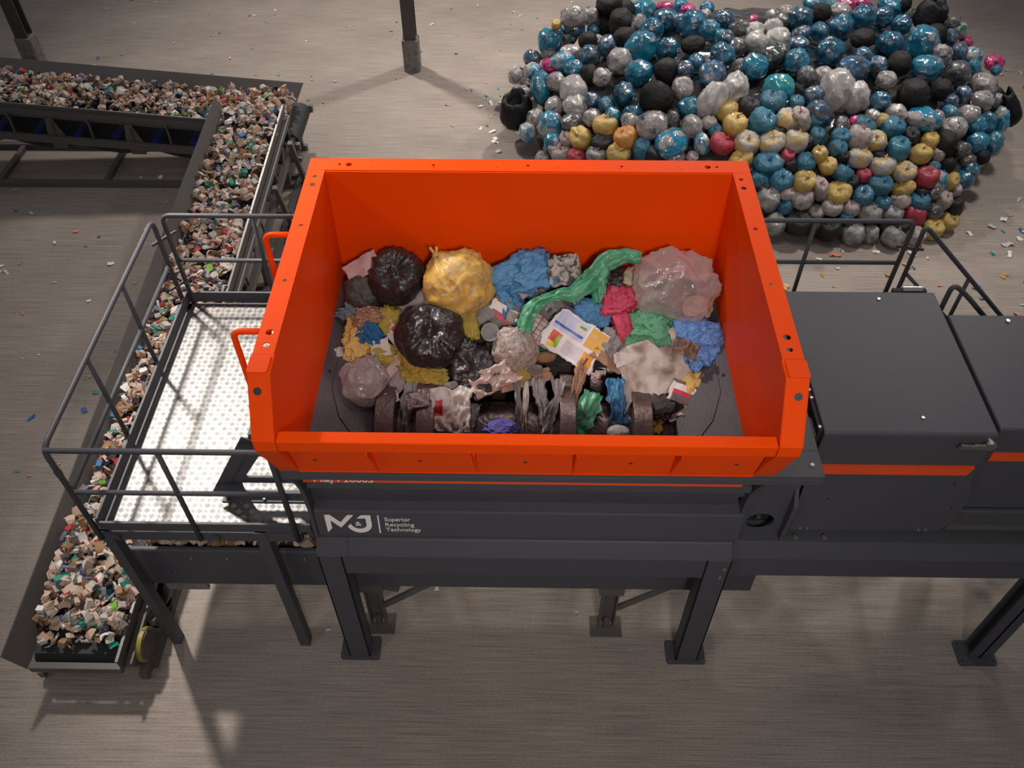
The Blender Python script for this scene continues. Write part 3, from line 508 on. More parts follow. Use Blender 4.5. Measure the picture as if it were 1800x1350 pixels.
 ('b', 5.3, 10.66, 0.53, 0.135, 0.126, "satin light blue tied bag, fourth from left at the heap's foot"),
 ('b', 5.91, 10.76, 0.47, 0.154, 0.154, "satin light blue tied bag, rightmost at the heap's foot"),
 ('k', 5.94, 10.86, 0.59, 0.126, 0.09, "black tied bin bag, rightmost on the heap's lower front"),
 ('H', 6.21, 11.0, 0.66, 0.127, 0.181, "half grey half blue film bag, the only one on the heap's lower front"),
 ('Y', 6.39, 11.05, 0.62, 0.1, 0.182, "yellow tied bag, rightmost on the heap's lower front"),
 ('V', 6.51, 10.99, 0.51, 0.082, 0.119, "pinkish grey mottled bag, rightmost on the heap's lower front"),
 ('V', 6.31, 10.86, 0.44, 0.118, 0.155, "pinkish grey mottled bag, rightmost at the heap's foot"),
 ('k', 6.53, 10.86, 0.32, 0.128, 0.174, "black tied bin bag, rightmost at the heap's foot"),
 ('S', 5.14, 10.56, 0.42, 0.18, 0.153, "silver grey tied bag, fifth from left at the heap's foot"),
 ('S', 5.51, 10.6, 0.37, 0.162, 0.135, "silver grey tied bag, seventh from left at the heap's foot"),
 ('R', 5.85, 10.64, 0.3, 0.163, 0.181, "red tied bag, the only one at the heap's foot"),
 ('g', 6.16, 10.73, 0.33, 0.127, 0.146, "dark grey glossy film bag, the only one at the heap's foot"),
 ('Y', 6.43, 10.73, 0.13, 0.156, 0.175, "yellow tied bag, rightmost at the heap's foot"),
 ('Y', 6.16, 10.55, 0.13, 0.156, 0.165, "yellow tied bag, leftmost at the heap's foot"),
 ('S', 5.51, 10.34, 0.14, 0.173, 0.164, "silver grey tied bag, rightmost at the heap's foot"),
 ('V', 5.86, 10.38, 0.12, 0.147, 0.156, "pinkish grey mottled bag, fifth from left at the heap's foot"),
 ('S', 5.2, 10.42, 0.13, 0.118, 0.154, "silver grey tied bag, sixth from left at the heap's foot"),
 ('k', 5.47, 10.51, 0.22, 0.163, 0.091, "black tied bin bag, fifth from left at the heap's foot"),
 ('D', 6.64, 11.14, 0.6, 0.137, 0.146, "dark blue glossy bag, leftmost on the heap's lower front"),
 ('K', 6.34, 11.22, 0.82, 0.118, 0.127, "matte black crumpled bag, the only one on the heap's lower front"),
 ('b', 6.12, 11.14, 0.83, 0.09, 0.09, "satin light blue tied bag, rightmost on the heap's lower front"),
 ('D', 6.75, 11.27, 0.69, 0.137, 0.128, "dark blue glossy bag, rightmost on the heap's lower front"),
 ('K', 6.97, 11.5, 0.79, 0.129, 0.12, "matte black crumpled bag, rightmost on the heap's front slope"),
 ('k', 4.31, 10.4, 0.25, 0.126, 0.117, "black tied bin bag, third from left at the heap's foot"),
 ('k', 3.45, 10.55, 0.44, 0.126, 0.144, "black tied bin bag, leftmost at the heap's foot"),
 ('k', 5.68, 10.53, 0.18, 0.127, 0.127, "black tied bin bag, sixth from left at the heap's foot"),
 ('g', 6.13, 10.88, 0.55, 0.109, 0.109, "dark grey glossy film bag, the only one on the heap's lower front"),
 ('k', 3.52, 10.75, 0.72, 0.125, 0.125, "black tied bin bag, leftmost on the heap's lower front")]
HOPPER_WASTE = [('bin_bag', 'tied', -1.061, 5.436, 3.537, 0.242, 0.218, 'black_film', 1, 10, 'bin bag', 'big tied black bin bag against the orange back wall'),
 ('bin_bag', 'lump', -1.335, 5.376, 3.448, 0.162, 0.162, 'dark_green_film', 2, 0, 'bin bag', 'dark greenish bin bag wedged in the back left corner'),
 ('carton_scrap', 'sheet', -1.337, 5.465, 3.632, 0.141, 0.08, 'pink_card', 3, 30, 'carton', 'pale pink carton scrap above the dark greenish bag'),
 ('bin_bag', 'ear', -0.532, 5.389, 3.534, 0.278, 0.283, 'yellow_film', 4, 20, 'bin bag', 'large translucent yellow bag with a knotted ear'),
 ('carrier_bag', 'film', 0.033, 5.466, 3.572, 0.246, 0.17, 'blue_film', 5, 20, 'plastic bag', 'crumpled blue plastic bag against the back wall'),
 ('carrier_bag', 'film', -0.13, 5.285, 3.443, 0.104, 0.217, 'blue_film', 6, 25, 'plastic bag', 'blue plastic bag tail hanging below the crumpled blue bag'),
 ('newspaper', 'sheetc', 0.334, 5.463, 3.591, 0.141, 0.127, 'newsprint', 7, 10, 'paper', 'crumpled grey printed paper near the back wall'),
 ('carrier_bag', 'film', 0.703, 5.435, 3.557, 0.123, 0.113, 'black_film', 8, 0, 'plastic bag', 'small black crumpled bag beside the green plastic sheet'),
 ('cloth', 'film', 0.905, 5.437, 3.558, 0.094, 0.085, 'cream_cloth', 9, 0, 'cloth', 'cream cloth peeking out beside the clear bag'),
 ('clear_bag', 'clear', 1.229, 5.367, 3.542, 0.342, 0.295, 'clear_film', 10, -10, 'plastic bag', 'large clear plastic bag in the back right corner'),
 ('food_waste', 'lump', 1.44, 5.264, 3.392, 0.123, 0.104, 'peach', 11, 0, 'waste', 'peach coloured soft waste inside the clear plastic bag'),
 ('carrier_bag', 'film', 0.545, 5.166, 3.402, 0.154, 0.098, 'blue_film', 12, -10, 'plastic bag', 'small blue bag left of the red plastic bag'),
 ('carrier_bag', 'film', 0.767, 5.242, 3.48, 0.149, 0.112, 'red_film', 13, 0, 'plastic bag', 'red plastic bag in the middle right of the waste'),
 ('plastic_strip', 'film', 0.797, 5.096, 3.408, 0.07, 0.148, 'red_film', 14, 10, 'plastic strip', 'red plastic flap hanging down from the red bag'),
 ('carrier_bag', 'film', 1.012, 5.1, 3.349, 0.205, 0.168, 'green_film_dirt', 15, 10, 'plastic bag', 'green plastic bag with dark dirt smears'),
 ('carrier_bag', 'film', 1.375, 4.966, 3.303, 0.194, 0.167, 'bright_blue_film', 16, 10, 'plastic bag', 'crumpled bright blue bag by the right wall'),
 ('tissue', 'sheetc', 1.295, 4.823, 3.35, 0.073, 0.091, 'brown_paper', 17, 70, 'paper', 'brown paper tucked into the bright blue bag'),
 ('stained_paper', 'sheet', 1.056, 4.749, 3.213, 0.256, 0.22, 'stained_paper', 18, 25, 'paper', 'large stained white paper with brown blotches'),
 ('food_carton', 'sheet', 0.415, 4.934, 3.336, 0.23, 0.166, 'carton_print', 19, -32, 'carton', 'flattened food carton printed blue, red and orange'),
 ('food_tray', 'sheet', 0.195, 5.163, 3.4, 0.168, 0.154, 'grey_tray', 20, -32, 'tray', 'dirty grey plastic tray with a yellow disc'),
 ('paper_sheet', 'sheet', 0.14, 5.031, 3.334, 0.163, 0.098, 'hatched_paper', 21, -32, 'paper', 'pinkish paper with dark cross hatching'),
 ('clear_bag', 'ear2', -0.067, 4.863, 3.291, 0.175, 0.175, 'dirty_clear', 22, 0, 'plastic bag', 'dirty whitish bag tied at the end of the green strip'),
 ('bin_bag', 'flat', -0.753, 4.953, 3.335, 0.273, 0.254, 'black_film', 23, 0, 'bin bag', 'flattened black bin bag with radial folds'),
 ('bin_bag', 'film', -0.429, 4.757, 3.197, 0.166, 0.193, 'black_film', 24, 30, 'bin bag', 'wrinkled black bag below the flattened black bag'),
 ('plastic_film', 'film', -0.803, 4.724, 3.16, 0.166, 0.101, 'mustard_film', 25, -15, 'plastic film', 'mustard yellow film under the flattened black bag'),
 ('plastic_film', 'film', -0.942, 4.837, 3.219, 0.074, 0.116, 'mustard_film', 26, 20, 'plastic film', 'mustard film strip left of the flattened black bag'),
 ('clear_bag', 'clear', -1.286, 4.608, 3.164, 0.182, 0.191, 'dirty_clear2', 27, 0, 'plastic bag', 'greyish clear bag at the front left of the waste'),
 ('carrier_bag', 'film', -1.358, 4.944, 3.27, 0.102, 0.177, 'yellow_film', 28, 0, 'plastic bag', 'torn yellow bag at the left wall'),
 ('carrier_bag', 'film', -1.196, 4.868, 3.223, 0.139, 0.084, 'mustard_film', 29, 0, 'plastic bag', 'mustard bag right of the torn yellow bag'),
 ('plastic_lump', 'film', -1.263, 4.991, 3.335, 0.102, 0.084, 'bright_blue2', 30, 0, 'plastic', 'deep blue plastic lump inside the torn yellow bag'),
 ('cloth', 'film', -1.27, 5.114, 3.397, 0.112, 0.075, 'brown_cloth', 31, 0, 'cloth', 'brown stained cloth above the deep blue lump'),
 ('plastic_film', 'film', -1.393, 5.213, 3.386, 0.132, 0.066, 'greyblue_film', 32, 10, 'plastic film', 'grey blue film near the left dark plate'),
 ('plastic_film', 'film', -1.112, 5.134, 3.367, 0.08, 0.113, 'mustard_film', 33, 0, 'plastic film', 'pale mustard film between the two black bags'),
 ('paper_sheet', 'sheet', -0.849, 5.187, 3.372, 0.226, 0.16, 'grey_paper', 34, 28, 'paper', 'grey paper sheet behind the flattened black bag'),
 ('plastic_film', 'film', -0.549, 5.1, 3.329, 0.08, 0.131, 'cyan_film', 35, 0, 'plastic film', 'cyan film below the large yellow bag'),
 ('plastic_film', 'film', -0.431, 5.096, 3.348, 0.07, 0.15, 'mustard_film', 36, 0, 'plastic film', 'mustard film hanging below the large yellow bag'),
 ('cloth', 'film', -0.292, 5.187, 3.392, 0.094, 0.122, 'grey_cloth', 37, 0, 'cloth', 'grey cloth beside the mustard hanging film'),
 ('carton', 'sheet', -0.169, 5.14, 3.399, 0.131, 0.112, 'red_white_card', 38, -30, 'carton', 'brown carton with white and red bands'),
 ('cup', 'cup', -0.291, 4.982, 3.37, 0.069, 0.069, 'cup_grey', 39, 0, 'cup', 'grey plastic cup lying on its side'),
 ('green_lid', 'lump', -0.184, 4.926, 3.323, 0.051, 0.046, 'deep_green', 40, 0, 'lid', 'small green lid between cup and whitish bag'),
 ('paper_strip', 'sheet', -1.019, 4.94, 3.298, 0.046, 0.185, 'white_paper', 41, 35, 'paper', 'white paper strip left of the flattened black bag'),
 ('paper_strip', 'sheet', -0.99, 4.961, 3.33, 0.032, 0.093, 'red_paper', 42, 35, 'paper', 'red paper strip on the white paper strip'),
 ('paper_strip', 'sheet', -1.044, 4.75, 3.175, 0.055, 0.194, 'pink_card', 43, -35, 'paper', 'pinkish torn paper above the left rotor disc'),
 ('meat_paper', 'sheetc', -0.234, 4.66, 3.149, 0.211, 0.101, 'meat_paper', 44, 28, 'paper', 'pinkish stained wrapping paper over the rotors'),
 ('paper_strip', 'sheet', -0.659, 4.596, 3.097, 0.174, 0.041, 'grey_paper', 45, 15, 'paper', 'grey paper edge under the mustard film'),
 ('brown_tray', 'sheet', 0.027, 4.663, 3.15, 0.201, 0.05, 'kraft', 46, 16, 'tray', 'brown cardboard strip above the rotors'),
 ('plastic_film', 'film', -0.033, 4.711, 3.184, 0.083, 0.055, 'mustard_film', 47, 0, 'plastic film', 'olive film on the brown cardboard strip'),
 ('foil', 'lump', 0.099, 4.714, 3.217, 0.059, 0.041, 'foil', 48, 0, 'foil', 'crumpled silver foil above the rotors'),
 ('food_waste', 'lump', 0.177, 4.836, 3.236, 0.092, 0.042, 'brown_food', 49, 10, 'waste', 'brown food lump below the hatched paper'),
 ('plastic_film', 'film', 0.141, 4.952, 3.236, 0.121, 0.056, 'teal_film', 50, -20, 'plastic film', 'dark teal film below the hatched paper'),
 ('plastic_film', 'film', 0.743, 4.945, 3.27, 0.139, 0.13, 'grey_film', 51, -30, 'plastic film', 'grey plastic film right of the food carton'),
 ('card_strip', 'sheet', 0.693, 4.822, 3.231, 0.138, 0.055, 'kraft', 52, -35, 'carton', 'brown card strip above the right rotor discs'),
 ('plastic_tray', 'sheet', 0.337, 5.264, 3.41, 0.113, 0.104, 'dark_card', 53, -20, 'tray', 'dark tray with red scrap under the green strip'),
 ('food_carton', 'sheet', 1.276, 4.569, 3.123, 0.1, 0.082, 'red_white_card', 54, -20, 'carton', 'red and white carton at the right of the waste'),
 ('plastic_bag', 'film', 1.348, 4.615, 3.107, 0.082, 0.137, 'yellow_film', 55, -20, 'plastic bag', 'small yellow bag by the right dark plate'),
 ('plastic_bag', 'film', 1.11, 4.482, 3.04, 0.1, 0.091, 'dark_grey_film', 56, 0, 'plastic bag', 'dark grey plastic bag below the stained paper'),
 ('plastic_film', 'film', 1.045, 4.434, 2.976, 0.064, 0.109, 'mustard_film', 57, 20, 'plastic film', 'mustard film at the right end of the rotor'),
 ('paper_scrap', 'sheetc', 1.232, 4.44, 2.979, 0.077, 0.027, 'white_paper', 58, 20, 'paper', 'white torn scrap on the right dark plate'),
 ('black_rag', 'film', -1.232, 4.457, 2.968, 0.138, 0.119, 'dark_brown_film', 59, 0, 'rag', 'dark brown lump below the greyish clear bag'),
 ('paper_scrap', 'sheetc', -1.429, 4.807, 3.162, 0.084, 0.139, 'white_paper', 60, 20, 'paper', 'white torn paper behind the greyish clear bag'),
 ('carrier_bag', 'film', -1.26, 4.324, 2.9, 0.155, 0.073, 'green_film', 61, 0, 'plastic bag', 'pale green bag at the front left corner'),
 ('plastic_film', 'film', -0.937, 5.178, 3.327, 0.066, 0.142, 'grey_cloth', 62, 10, 'plastic film', 'grey film scrap under the grey paper sheet'),
 ('cloth', 'film', -0.668, 5.307, 3.371, 0.076, 0.095, 'grey_cloth', 63, 0, 'cloth', 'grey rag in the gap below the yellow bag'),
 ('plastic_film', 'film', 0.944, 5.284, 3.38, 0.095, 0.142, 'green_film', 64, 0, 'plastic film', 'green film edge under the clear bag'),
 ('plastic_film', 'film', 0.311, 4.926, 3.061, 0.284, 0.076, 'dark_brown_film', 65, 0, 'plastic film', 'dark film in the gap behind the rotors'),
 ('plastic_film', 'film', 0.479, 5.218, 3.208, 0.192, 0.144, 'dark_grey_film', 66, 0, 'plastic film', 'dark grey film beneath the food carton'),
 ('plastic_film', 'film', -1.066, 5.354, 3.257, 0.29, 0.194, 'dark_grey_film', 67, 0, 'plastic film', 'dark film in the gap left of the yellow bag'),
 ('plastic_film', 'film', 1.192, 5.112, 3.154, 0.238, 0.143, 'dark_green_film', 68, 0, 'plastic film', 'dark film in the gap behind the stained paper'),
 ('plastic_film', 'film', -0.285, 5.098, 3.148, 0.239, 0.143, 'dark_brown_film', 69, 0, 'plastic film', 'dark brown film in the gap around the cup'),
 ('carrier_bag', 'film', -0.173, 4.317, 2.956, 0.118, 0.059, 'violet_film', 70, 0, 'plastic bag', 'violet bag at the front rail'),
 ('carrier_bag', 'rag', 0.506, 4.427, 3.012, 0.1, 0.172, 'green_film', 71, -20, 'plastic bag', 'green bag wrapped on the rotor near the front'),
 ('carrier_bag', 'rag', 0.753, 4.521, 3.059, 0.087, 0.173, 'blue_film2', 72, 5, 'plastic bag', 'blue bag caught between two right rotor discs'),
 ('foam_piece', 'lump', 0.764, 4.316, 2.937, 0.09, 0.045, 'white_paper', 73, 0, 'foam', 'white foam piece at the front rail'),
 ('brown_rag', 'rag', 0.434, 4.615, 3.127, 0.05, 0.201, 'kraft', 74, -10, 'rag', 'brown paper rag hanging between rotor discs'),
 ('paper_rag', 'sheetc', -0.571, 4.442, 3.019, 0.173, 0.182, 'red_white_paper', 75, 0, 'paper', 'whitish torn paper with a red patch on the rotor'),
 ('grey_rag', 'rag', -0.924, 4.449, 3.004, 0.055, 0.21, 'grey_cloth', 76, -5, 'rag', 'grey rag caught beside the leftmost rotor disc'),
 ('grey_rag', 'rag', -0.844, 4.479, 3.019, 0.041, 0.21, 'grey_film', 77, 5, 'rag', 'dark grey rag second from the leftmost rotor disc'),
 ('grey_rag', 'rag', -0.402, 4.392, 2.974, 0.05, 0.118, 'grey_cloth', 78, -10, 'rag', 'grey rag right of the short third rotor cam'),
 ('grey_rag', 'rag', -0.03, 4.475, 3.037, 0.032, 0.209, 'grey_cloth', 79, 6, 'rag', 'thin grey rag hanging over the bare shaft'),
 ('grey_rag', 'rag', 0.02, 4.472, 3.035, 0.027, 0.2, 'white_paper', 80, -3, 'rag', 'thin whitish rag hanging over the bare shaft'),
 ('grey_rag', 'rag', 0.152, 4.52, 3.058, 0.064, 0.173, 'grey_film', 81, 10, 'rag', 'wide grey rag left of the middle rotor disc'),
 ('grey_rag', 'rag', 0.242, 4.467, 3.052, 0.054, 0.209, 'grey_cloth', 82, -12, 'rag', 'twisted pale rag left of the middle rotor disc'),
 ('pale_rag', 'rag', -1.209, 4.571, 3.083, 0.037, 0.137, 'pink_card', 83, 30, 'rag', 'pinkish strip beside the greyish clear bag'),
 ('paper_scrap', 'sheetc', -1.046, 4.529, 3.064, 0.064, 0.046, 'white_paper', 90, 20, 'paper', 'white paper scrap above the leftmost rotor disc'),
 ('paper_scrap', 'sheet', -1.16, 4.867, 3.291, 0.074, 0.065, 'white_paper', 91, 15, 'paper', 'small whitish paper on the mustard bag at the left'),
 ('paper_scrap', 'sheetc', -0.071, 5.103, 3.41, 0.065, 0.046, 'white_paper', 92, -20, 'paper', 'white paper crumb beside the green strip'),
 ('paper_scrap', 'sheet', 0.02, 5.344, 3.53, 0.07, 0.066, 'meat_paper', 93, 30, 'paper', 'pinkish white scrap below the crumpled blue bag'),
 ('plastic_film', 'film', -1.202, 4.656, 3.227, 0.091, 0.118, 'dirty_clear2', 94, 25, 'plastic film', 'thin clear film draped over the greyish clear bag'),
 ('plastic_film', 'film', -1.009, 4.669, 3.114, 0.055, 0.157, 'dirty_clear2', 95, -30, 'plastic film', 'thin clear film between the clear bag and the rotors'),
 ('paper_scrap', 'sheet', 0.829, 4.602, 3.079, 0.064, 0.156, 'grey_paper', 96, -25, 'paper', 'grey paper flap at the left of the stained paper'),
 ('paper_scrap', 'sheet', 0.818, 4.816, 3.266, 0.092, 0.055, 'white_paper', 97, 25, 'paper', 'white paper corner at the top of the stained paper'),
 ('plastic_film', 'film', 1.102, 4.977, 3.387, 0.064, 0.092, 'green_film_dirt', 98, 20, 'plastic film', 'green folded film on the dirt smeared green bag'),
 ('dark_card', 'sheet', 0.454, 5.241, 3.49, 0.121, 0.037, 'grey_paper', 99, -25, 'carton', 'thin grey card edge above the small blue bag'),
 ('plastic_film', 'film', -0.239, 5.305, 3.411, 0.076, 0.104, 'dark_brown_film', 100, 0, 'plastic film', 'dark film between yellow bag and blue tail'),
 ('paper_scrap', 'sheetc', -0.837, 4.498, 3.068, 0.091, 0.064, 'grey_paper', 101, 10, 'paper', 'grey crumpled scrap between the two left rotor discs'),
 ('paper_scrap', 'sheet', 0.961, 4.584, 3.032, 0.055, 0.119, 'white_paper', 102, -20, 'paper', 'whitish strip hanging at the right rotor disc')]
GREEN_STRIPS = [[[(0.954, 5.46, 3.769), (0.819, 5.484, 3.76), (0.653, 5.443, 3.721), (0.575, 5.346, 3.633), (0.411, 5.233, 3.596), (0.25, 5.197, 3.578), (0.112, 5.133, 3.554), (0.031, 5.043, 3.5), (0.005, 4.927, 3.422), (-0.054, 4.902, 3.35)], [0.05, 0.09, 0.1, 0.12, 0.1, 0.05, 0.07, 0.085, 0.07, 0.035]], [[(0.601, 5.384, 3.631), (0.616, 5.302, 3.55), (0.602, 5.205, 3.481)], [0.1, 0.09, 0.03]]]
LOGO_M = [(-1.5949, 2.4111), (-1.5506, 2.4121), (-1.4749, 2.3167), (-1.4085, 2.4108), (-1.3587, 2.4118), (-1.4774, 2.2462), (-1.553, 2.3397), (-1.554, 2.2353), (-1.5954, 2.1802)]
LOGO_J = [(-1.2995, 2.4098), (-1.2209, 2.4115), (-1.2214, 2.2884), (-1.225, 2.2598), (-1.2373, 2.231), (-1.2568, 2.2052), (-1.2821, 2.1884), (-1.3082, 2.1809), (-1.3334, 2.1803), (-1.3576, 2.1867), (-1.3809, 2.2001), (-1.4028, 2.2227), (-1.4161, 2.2476), (-1.4219, 2.2634), (-1.393, 2.2959), (-1.3813, 2.2644), (-1.3594, 2.242), (-1.336, 2.231), (-1.314, 2.2315), (-1.2909, 2.2412), (-1.2712, 2.2588), (-1.2639, 2.2818), (-1.2646, 2.3717), (-1.3344, 2.3702)]
LOGO_BAR = [(-1.1659, 2.4105), (-1.1548, 2.4107), (-1.1579, 2.1773), (-1.1693, 2.1771)]
LOGO_TEXT = [('Superior', -1.1103, 2.3382, 0.209),
 ('Recycling', -1.11, 2.2692, 0.2348),
 ('Technology', -1.1113, 2.2016, 0.2872),
 ('&', -1.3553, 2.2718, 0.0487)]


# ------------------------------------------------------------------ floor
fl = MB().add([(-45, -25, 0), (45, -25, 0), (45, 45, 0), (-45, 45, 0)], [(0, 1, 2, 3)]).build('floor', M['floor'])
tag(fl, 'streaky brushed concrete hall floor', 'floor', kind='structure')

# ------------------------------------------------------------------ feed hopper (orange)
hp = thing('feed_hopper', 'large open orange steel hopper full of bagged waste on the shredder', 'hopper', (0.03, 4.7, 3.38))
XL, XR, IL, IR = -1.706, 1.759, -1.57, 1.62
OR = M['orange']
def rim_holes(L): return [circ(x, y, r) for x, y, r in L]
MB().plate([(XL, 3.715), (IL, 3.715), (IL, 5.745), (XL, 5.745)], rim_holes([(-1.634, 5.659, .017), (-1.633, 5.55, .022), (-1.632, 5.047, .016), (-1.634, 4.44, .016), (-1.636, 3.94, .026), (-1.634, 3.825, .021)]), (0, 0, 4.381), X, Y, .008).build('rim', OR, hp)
MB().plate([(IR, 3.715), (XR, 3.715), (XR, 5.745), (IR, 5.745)], rim_holes([(1.67, 5.658, .017), (1.674, 5.546, .022), (1.677, 5.048, .016), (1.68, 4.439, .016), (1.687, 3.938, .026), (1.683, 3.826, .021)]), (0, 0, 4.381), X, Y, .008).build('rim', OR, hp)
MB().plate([(XL, 5.748), (XR, 5.748), (XR, 5.908), (XL, 5.908)], rim_holes([(-1.466, 5.827, .013), (-1.393, 5.824, .024), (-1.196, 5.797, .006), (-.722, 5.824, .013), (-.718, 5.793, .006), (-.223, 5.797, .006), (.023, 5.825, .013), (.264, 5.795, .006), (.761, 5.822, .013), (.751, 5.795, .006), (1.231, 5.795, .006), (1.436, 5.822, .024), (1.507, 5.823, .013)]), (0, 0, 4.381), X, Y, .008).build('rim', OR, hp)
side = [(5.74, 4.377), (3.72, 4.377), (3.44, 3.95), (3.44, 3.92), (3.66, 3.42), (3.66, 3.33), (5.74, 3.33)]
for x0, x1 in ((IL - .012, IL), (IR, IR + .012)):
    MB().prism(side, 'x', x0, x1).build('side_wall', OR, hp)
MB().box(IL, IR, 5.735, 5.748, 3.30, 4.377).build('back_wall', OR, hp)
for x0, x1 in ((XL, XL + .008), (XR - .008, XR)):
    MB().box(x0, x1, 3.78, 5.90, 4.28, 4.377).build('side_lip', OR, hp)
MB().box(XL, XR, 5.90, 5.908, 4.26, 4.377).build('back_lip', OR, hp)
for x0, x1 in ((XL + .03, IL - .014), (IR + .014, XR - .03)):
    for y in (4.2, 4.75, 5.3): MB().prism([(y - .006, 4.37), (y - .006, 3.39), (y + .006, 3.39), (y + .006, 4.37)], 'x', x0, x1).build('side_rib', OR, hp)
for s, x0, x1 in ((-1, XL, IL + .012), (1, IR - .012, XR)):
    c = MB().prism([(3.74, 4.392), (3.575, 4.392), (3.328, 4.018), (3.328, 3.925), (3.57, 3.382), (3.76, 3.382)], 'x', x0, x1).build('corner_column', OR, hp, bevel=.010)
    MB().plate(rrect(min(x0, x1) + (0 if s < 0 else .018), max(x0, x1) - (.018 if s < 0 else 0), 3.570, 3.722, .018), [], (0, 0, 4.400), X, Y, .008).build('cap_plate', OR, c)
    d = Vector((0, 3.575 - 3.328, 4.392 - 4.018)).normalized(); nn = Vector((0, -d.z, d.y)); cc = Vector(((x0 + x1) / 2 + .012 * s, 3.51, 4.294))
    MB().cyl(cc + nn * -.004, cc + nn * .0015, .026, 20).build('hole_plug', M['grey'] if s > 0 else M['bolt_dark'], c)
MB().prism([(3.41, 4.03), (3.318, 4.03), (3.328, 3.918), (3.41, 3.918)], 'x', IL + .018, IR - .018).build('front_rail', OR, hp, bevel=.008)
MB().prism([(3.41, 3.935), (3.425, 3.935), (3.575, 3.392), (3.56, 3.392)], 'x', IL + .02, IR - .02).build('front_skirt', OR, hp)
MB().prism([(3.560, 3.383), (3.575, 3.383), (3.575, 3.398), (3.553, 3.398)], 'x', IL + .01, IR - .01).build('skirt_lip', OR, hp)
MB().prism([(3.41, 3.93), (3.42, 3.93), (3.75, 3.33), (3.74, 3.33)], 'x', IL, IR).build('front_wall', OR, hp)
for x in (-1.0, -.31, .355, 1.025):
    MB().prism([(3.345, 3.918), (3.345, 3.87), (3.56, 3.392), (3.57, 3.40), (3.42, 3.918)], 'x', x - .006, x + .006).build('gusset', OR, hp)
for x in (-1.402, -.689, .021, .732, 1.445):
    MB().cyl((x, 3.497, 3.605), (x, 3.515, 3.613), .014, 10).build('bolt', M['bolt_dark'], hp)
for y in (4.02, 5.03):
    MB().tube([(-1.66, y, 4.31), (-1.915, y, 4.31), (-1.915, y, 3.70), (-1.66, y, 3.70)], .022, .07).build('grab_handle', OR, hp, smooth=True)

# ------------------------------------------------------------------ shredder body, frame and rotors
sh = thing('shredder', 'anthracite steel shredder body on four legs under the orange hopper', 'shredder', (0.03, 4.7, 0))
G = M['grey']
MB().prism([(3.733, 1.66), (3.733, 1.955), (3.825, 2.092), (3.95, 2.092), (3.95, 1.66)], 'x', -1.70, 1.76).build('front_beam', G, sh, bevel=.012)
MB().prism([(5.75, 1.66), (5.75, 2.09), (5.95, 2.09), (5.95, 1.66)], 'x', -1.70, 1.76).build('rear_beam', G, sh)
for x0, x1 in ((-1.712, -1.50), (1.548, 1.766)):
    for y0, y1 in ((3.728, 3.90), (5.78, 5.95)):
        lg = MB().prism([(x0, .02), (x1, .02), (x1, 1.957), (x0, 1.957)], 'y', y0, y0 + .02)
        lg.prism([(x0, .02), (x0 + .02, .02), (x0 + .02, 1.957), (x0, 1.957)], 'y', y0, y1)
        lg.prism([(x1 - .02, .02), (x1, .02), (x1, 1.957), (x1 - .02, 1.957)], 'y', y0, y1)
        lg.box(x0, x1, y1 - .02, y1, .02, 1.957)
        l = lg.build('leg', G, sh, bevel=.006)
        fx = (x0 + x1) / 2
        f = MB().plate(rrect(fx - .195, fx + .195, y0 - .03, y1 + .04, .03), [], (0, 0, .010), X, Y, .02).build('foot_plate', G, l)
        for dx in (-.16, .16):
            for yy in (y0 + .0, y1 + .005): MB().cyl((fx + dx, yy, .02), (fx + dx, yy, .032), .012, 6).build('anchor_bolt', M['bolt'], l)
    if x0 < 0: MB().prism([(3.725, 1.96), (3.823, 2.10), (3.95, 2.10), (3.95, 1.96)], 'x', -1.712, -1.45).build('corner_cap', G, sh)
for x, z in ((1.715, 1.83), (1.70, 1.70)): MB().cyl((x, 3.735, z), (x, 3.715, z), .018, 6).build('bolt', M['bolt'], sh)
# logo panel, shelf and recessed plate under the deck
pan = MB().prism([(3.825, 2.118), (3.848, 2.455), (4.10, 2.47), (4.10, 2.118)], 'x', -1.685, 1.79).build('front_panel', G, sh, bevel=.012)
MB().plate([(-1.64, 2.72), (1.55, 2.72), (1.72, 2.62), (1.76, 2.62), (1.76, 3.28), (-1.64, 3.28)], [], (0, 3.93, 0), X, Z, .02).build('recessed_plate', G, sh)
MB().box(-1.64, 1.74, 3.795, 3.925, 2.85, 2.93).build('lower_ledge', G, sh)
st = MB().box(-1.66, 1.66, 3.796, 3.80, 2.925, 3.03).build('stripe', M['stripe'], sh)
MB().box(-1.64, 1.72, 3.80, 3.93, 2.93, 3.28).build('stripe_carrier', G, sh)
MB().text('M&J P2000S', (-1.575, 3.7955, 2.935), X, Z, .45, .062).build('lettering', M['white'], st)
def on_panel(L): return [(x, z) for x, z in L]
lg = MB()
for L in (LOGO_M, LOGO_J, LOGO_BAR):
    c = [(x, (z - 2.118) / math.cos(.068)) for x, z in L]
    lg.plate(c, [], (0, 3.825 - .004, 2.118), X, Vector((0, .0681, .9977)), .003)
lg.build('logo', M['white'], pan)
for t, x, z, wd in LOGO_TEXT:
    MB().text(t, (x, 3.825 - .004 + .068 * (z - 2.118), z), X, Vector((0, .0681, .9977)), wd, .047 if t != '&' else .055, .001).build('lettering', M['white'], pan)
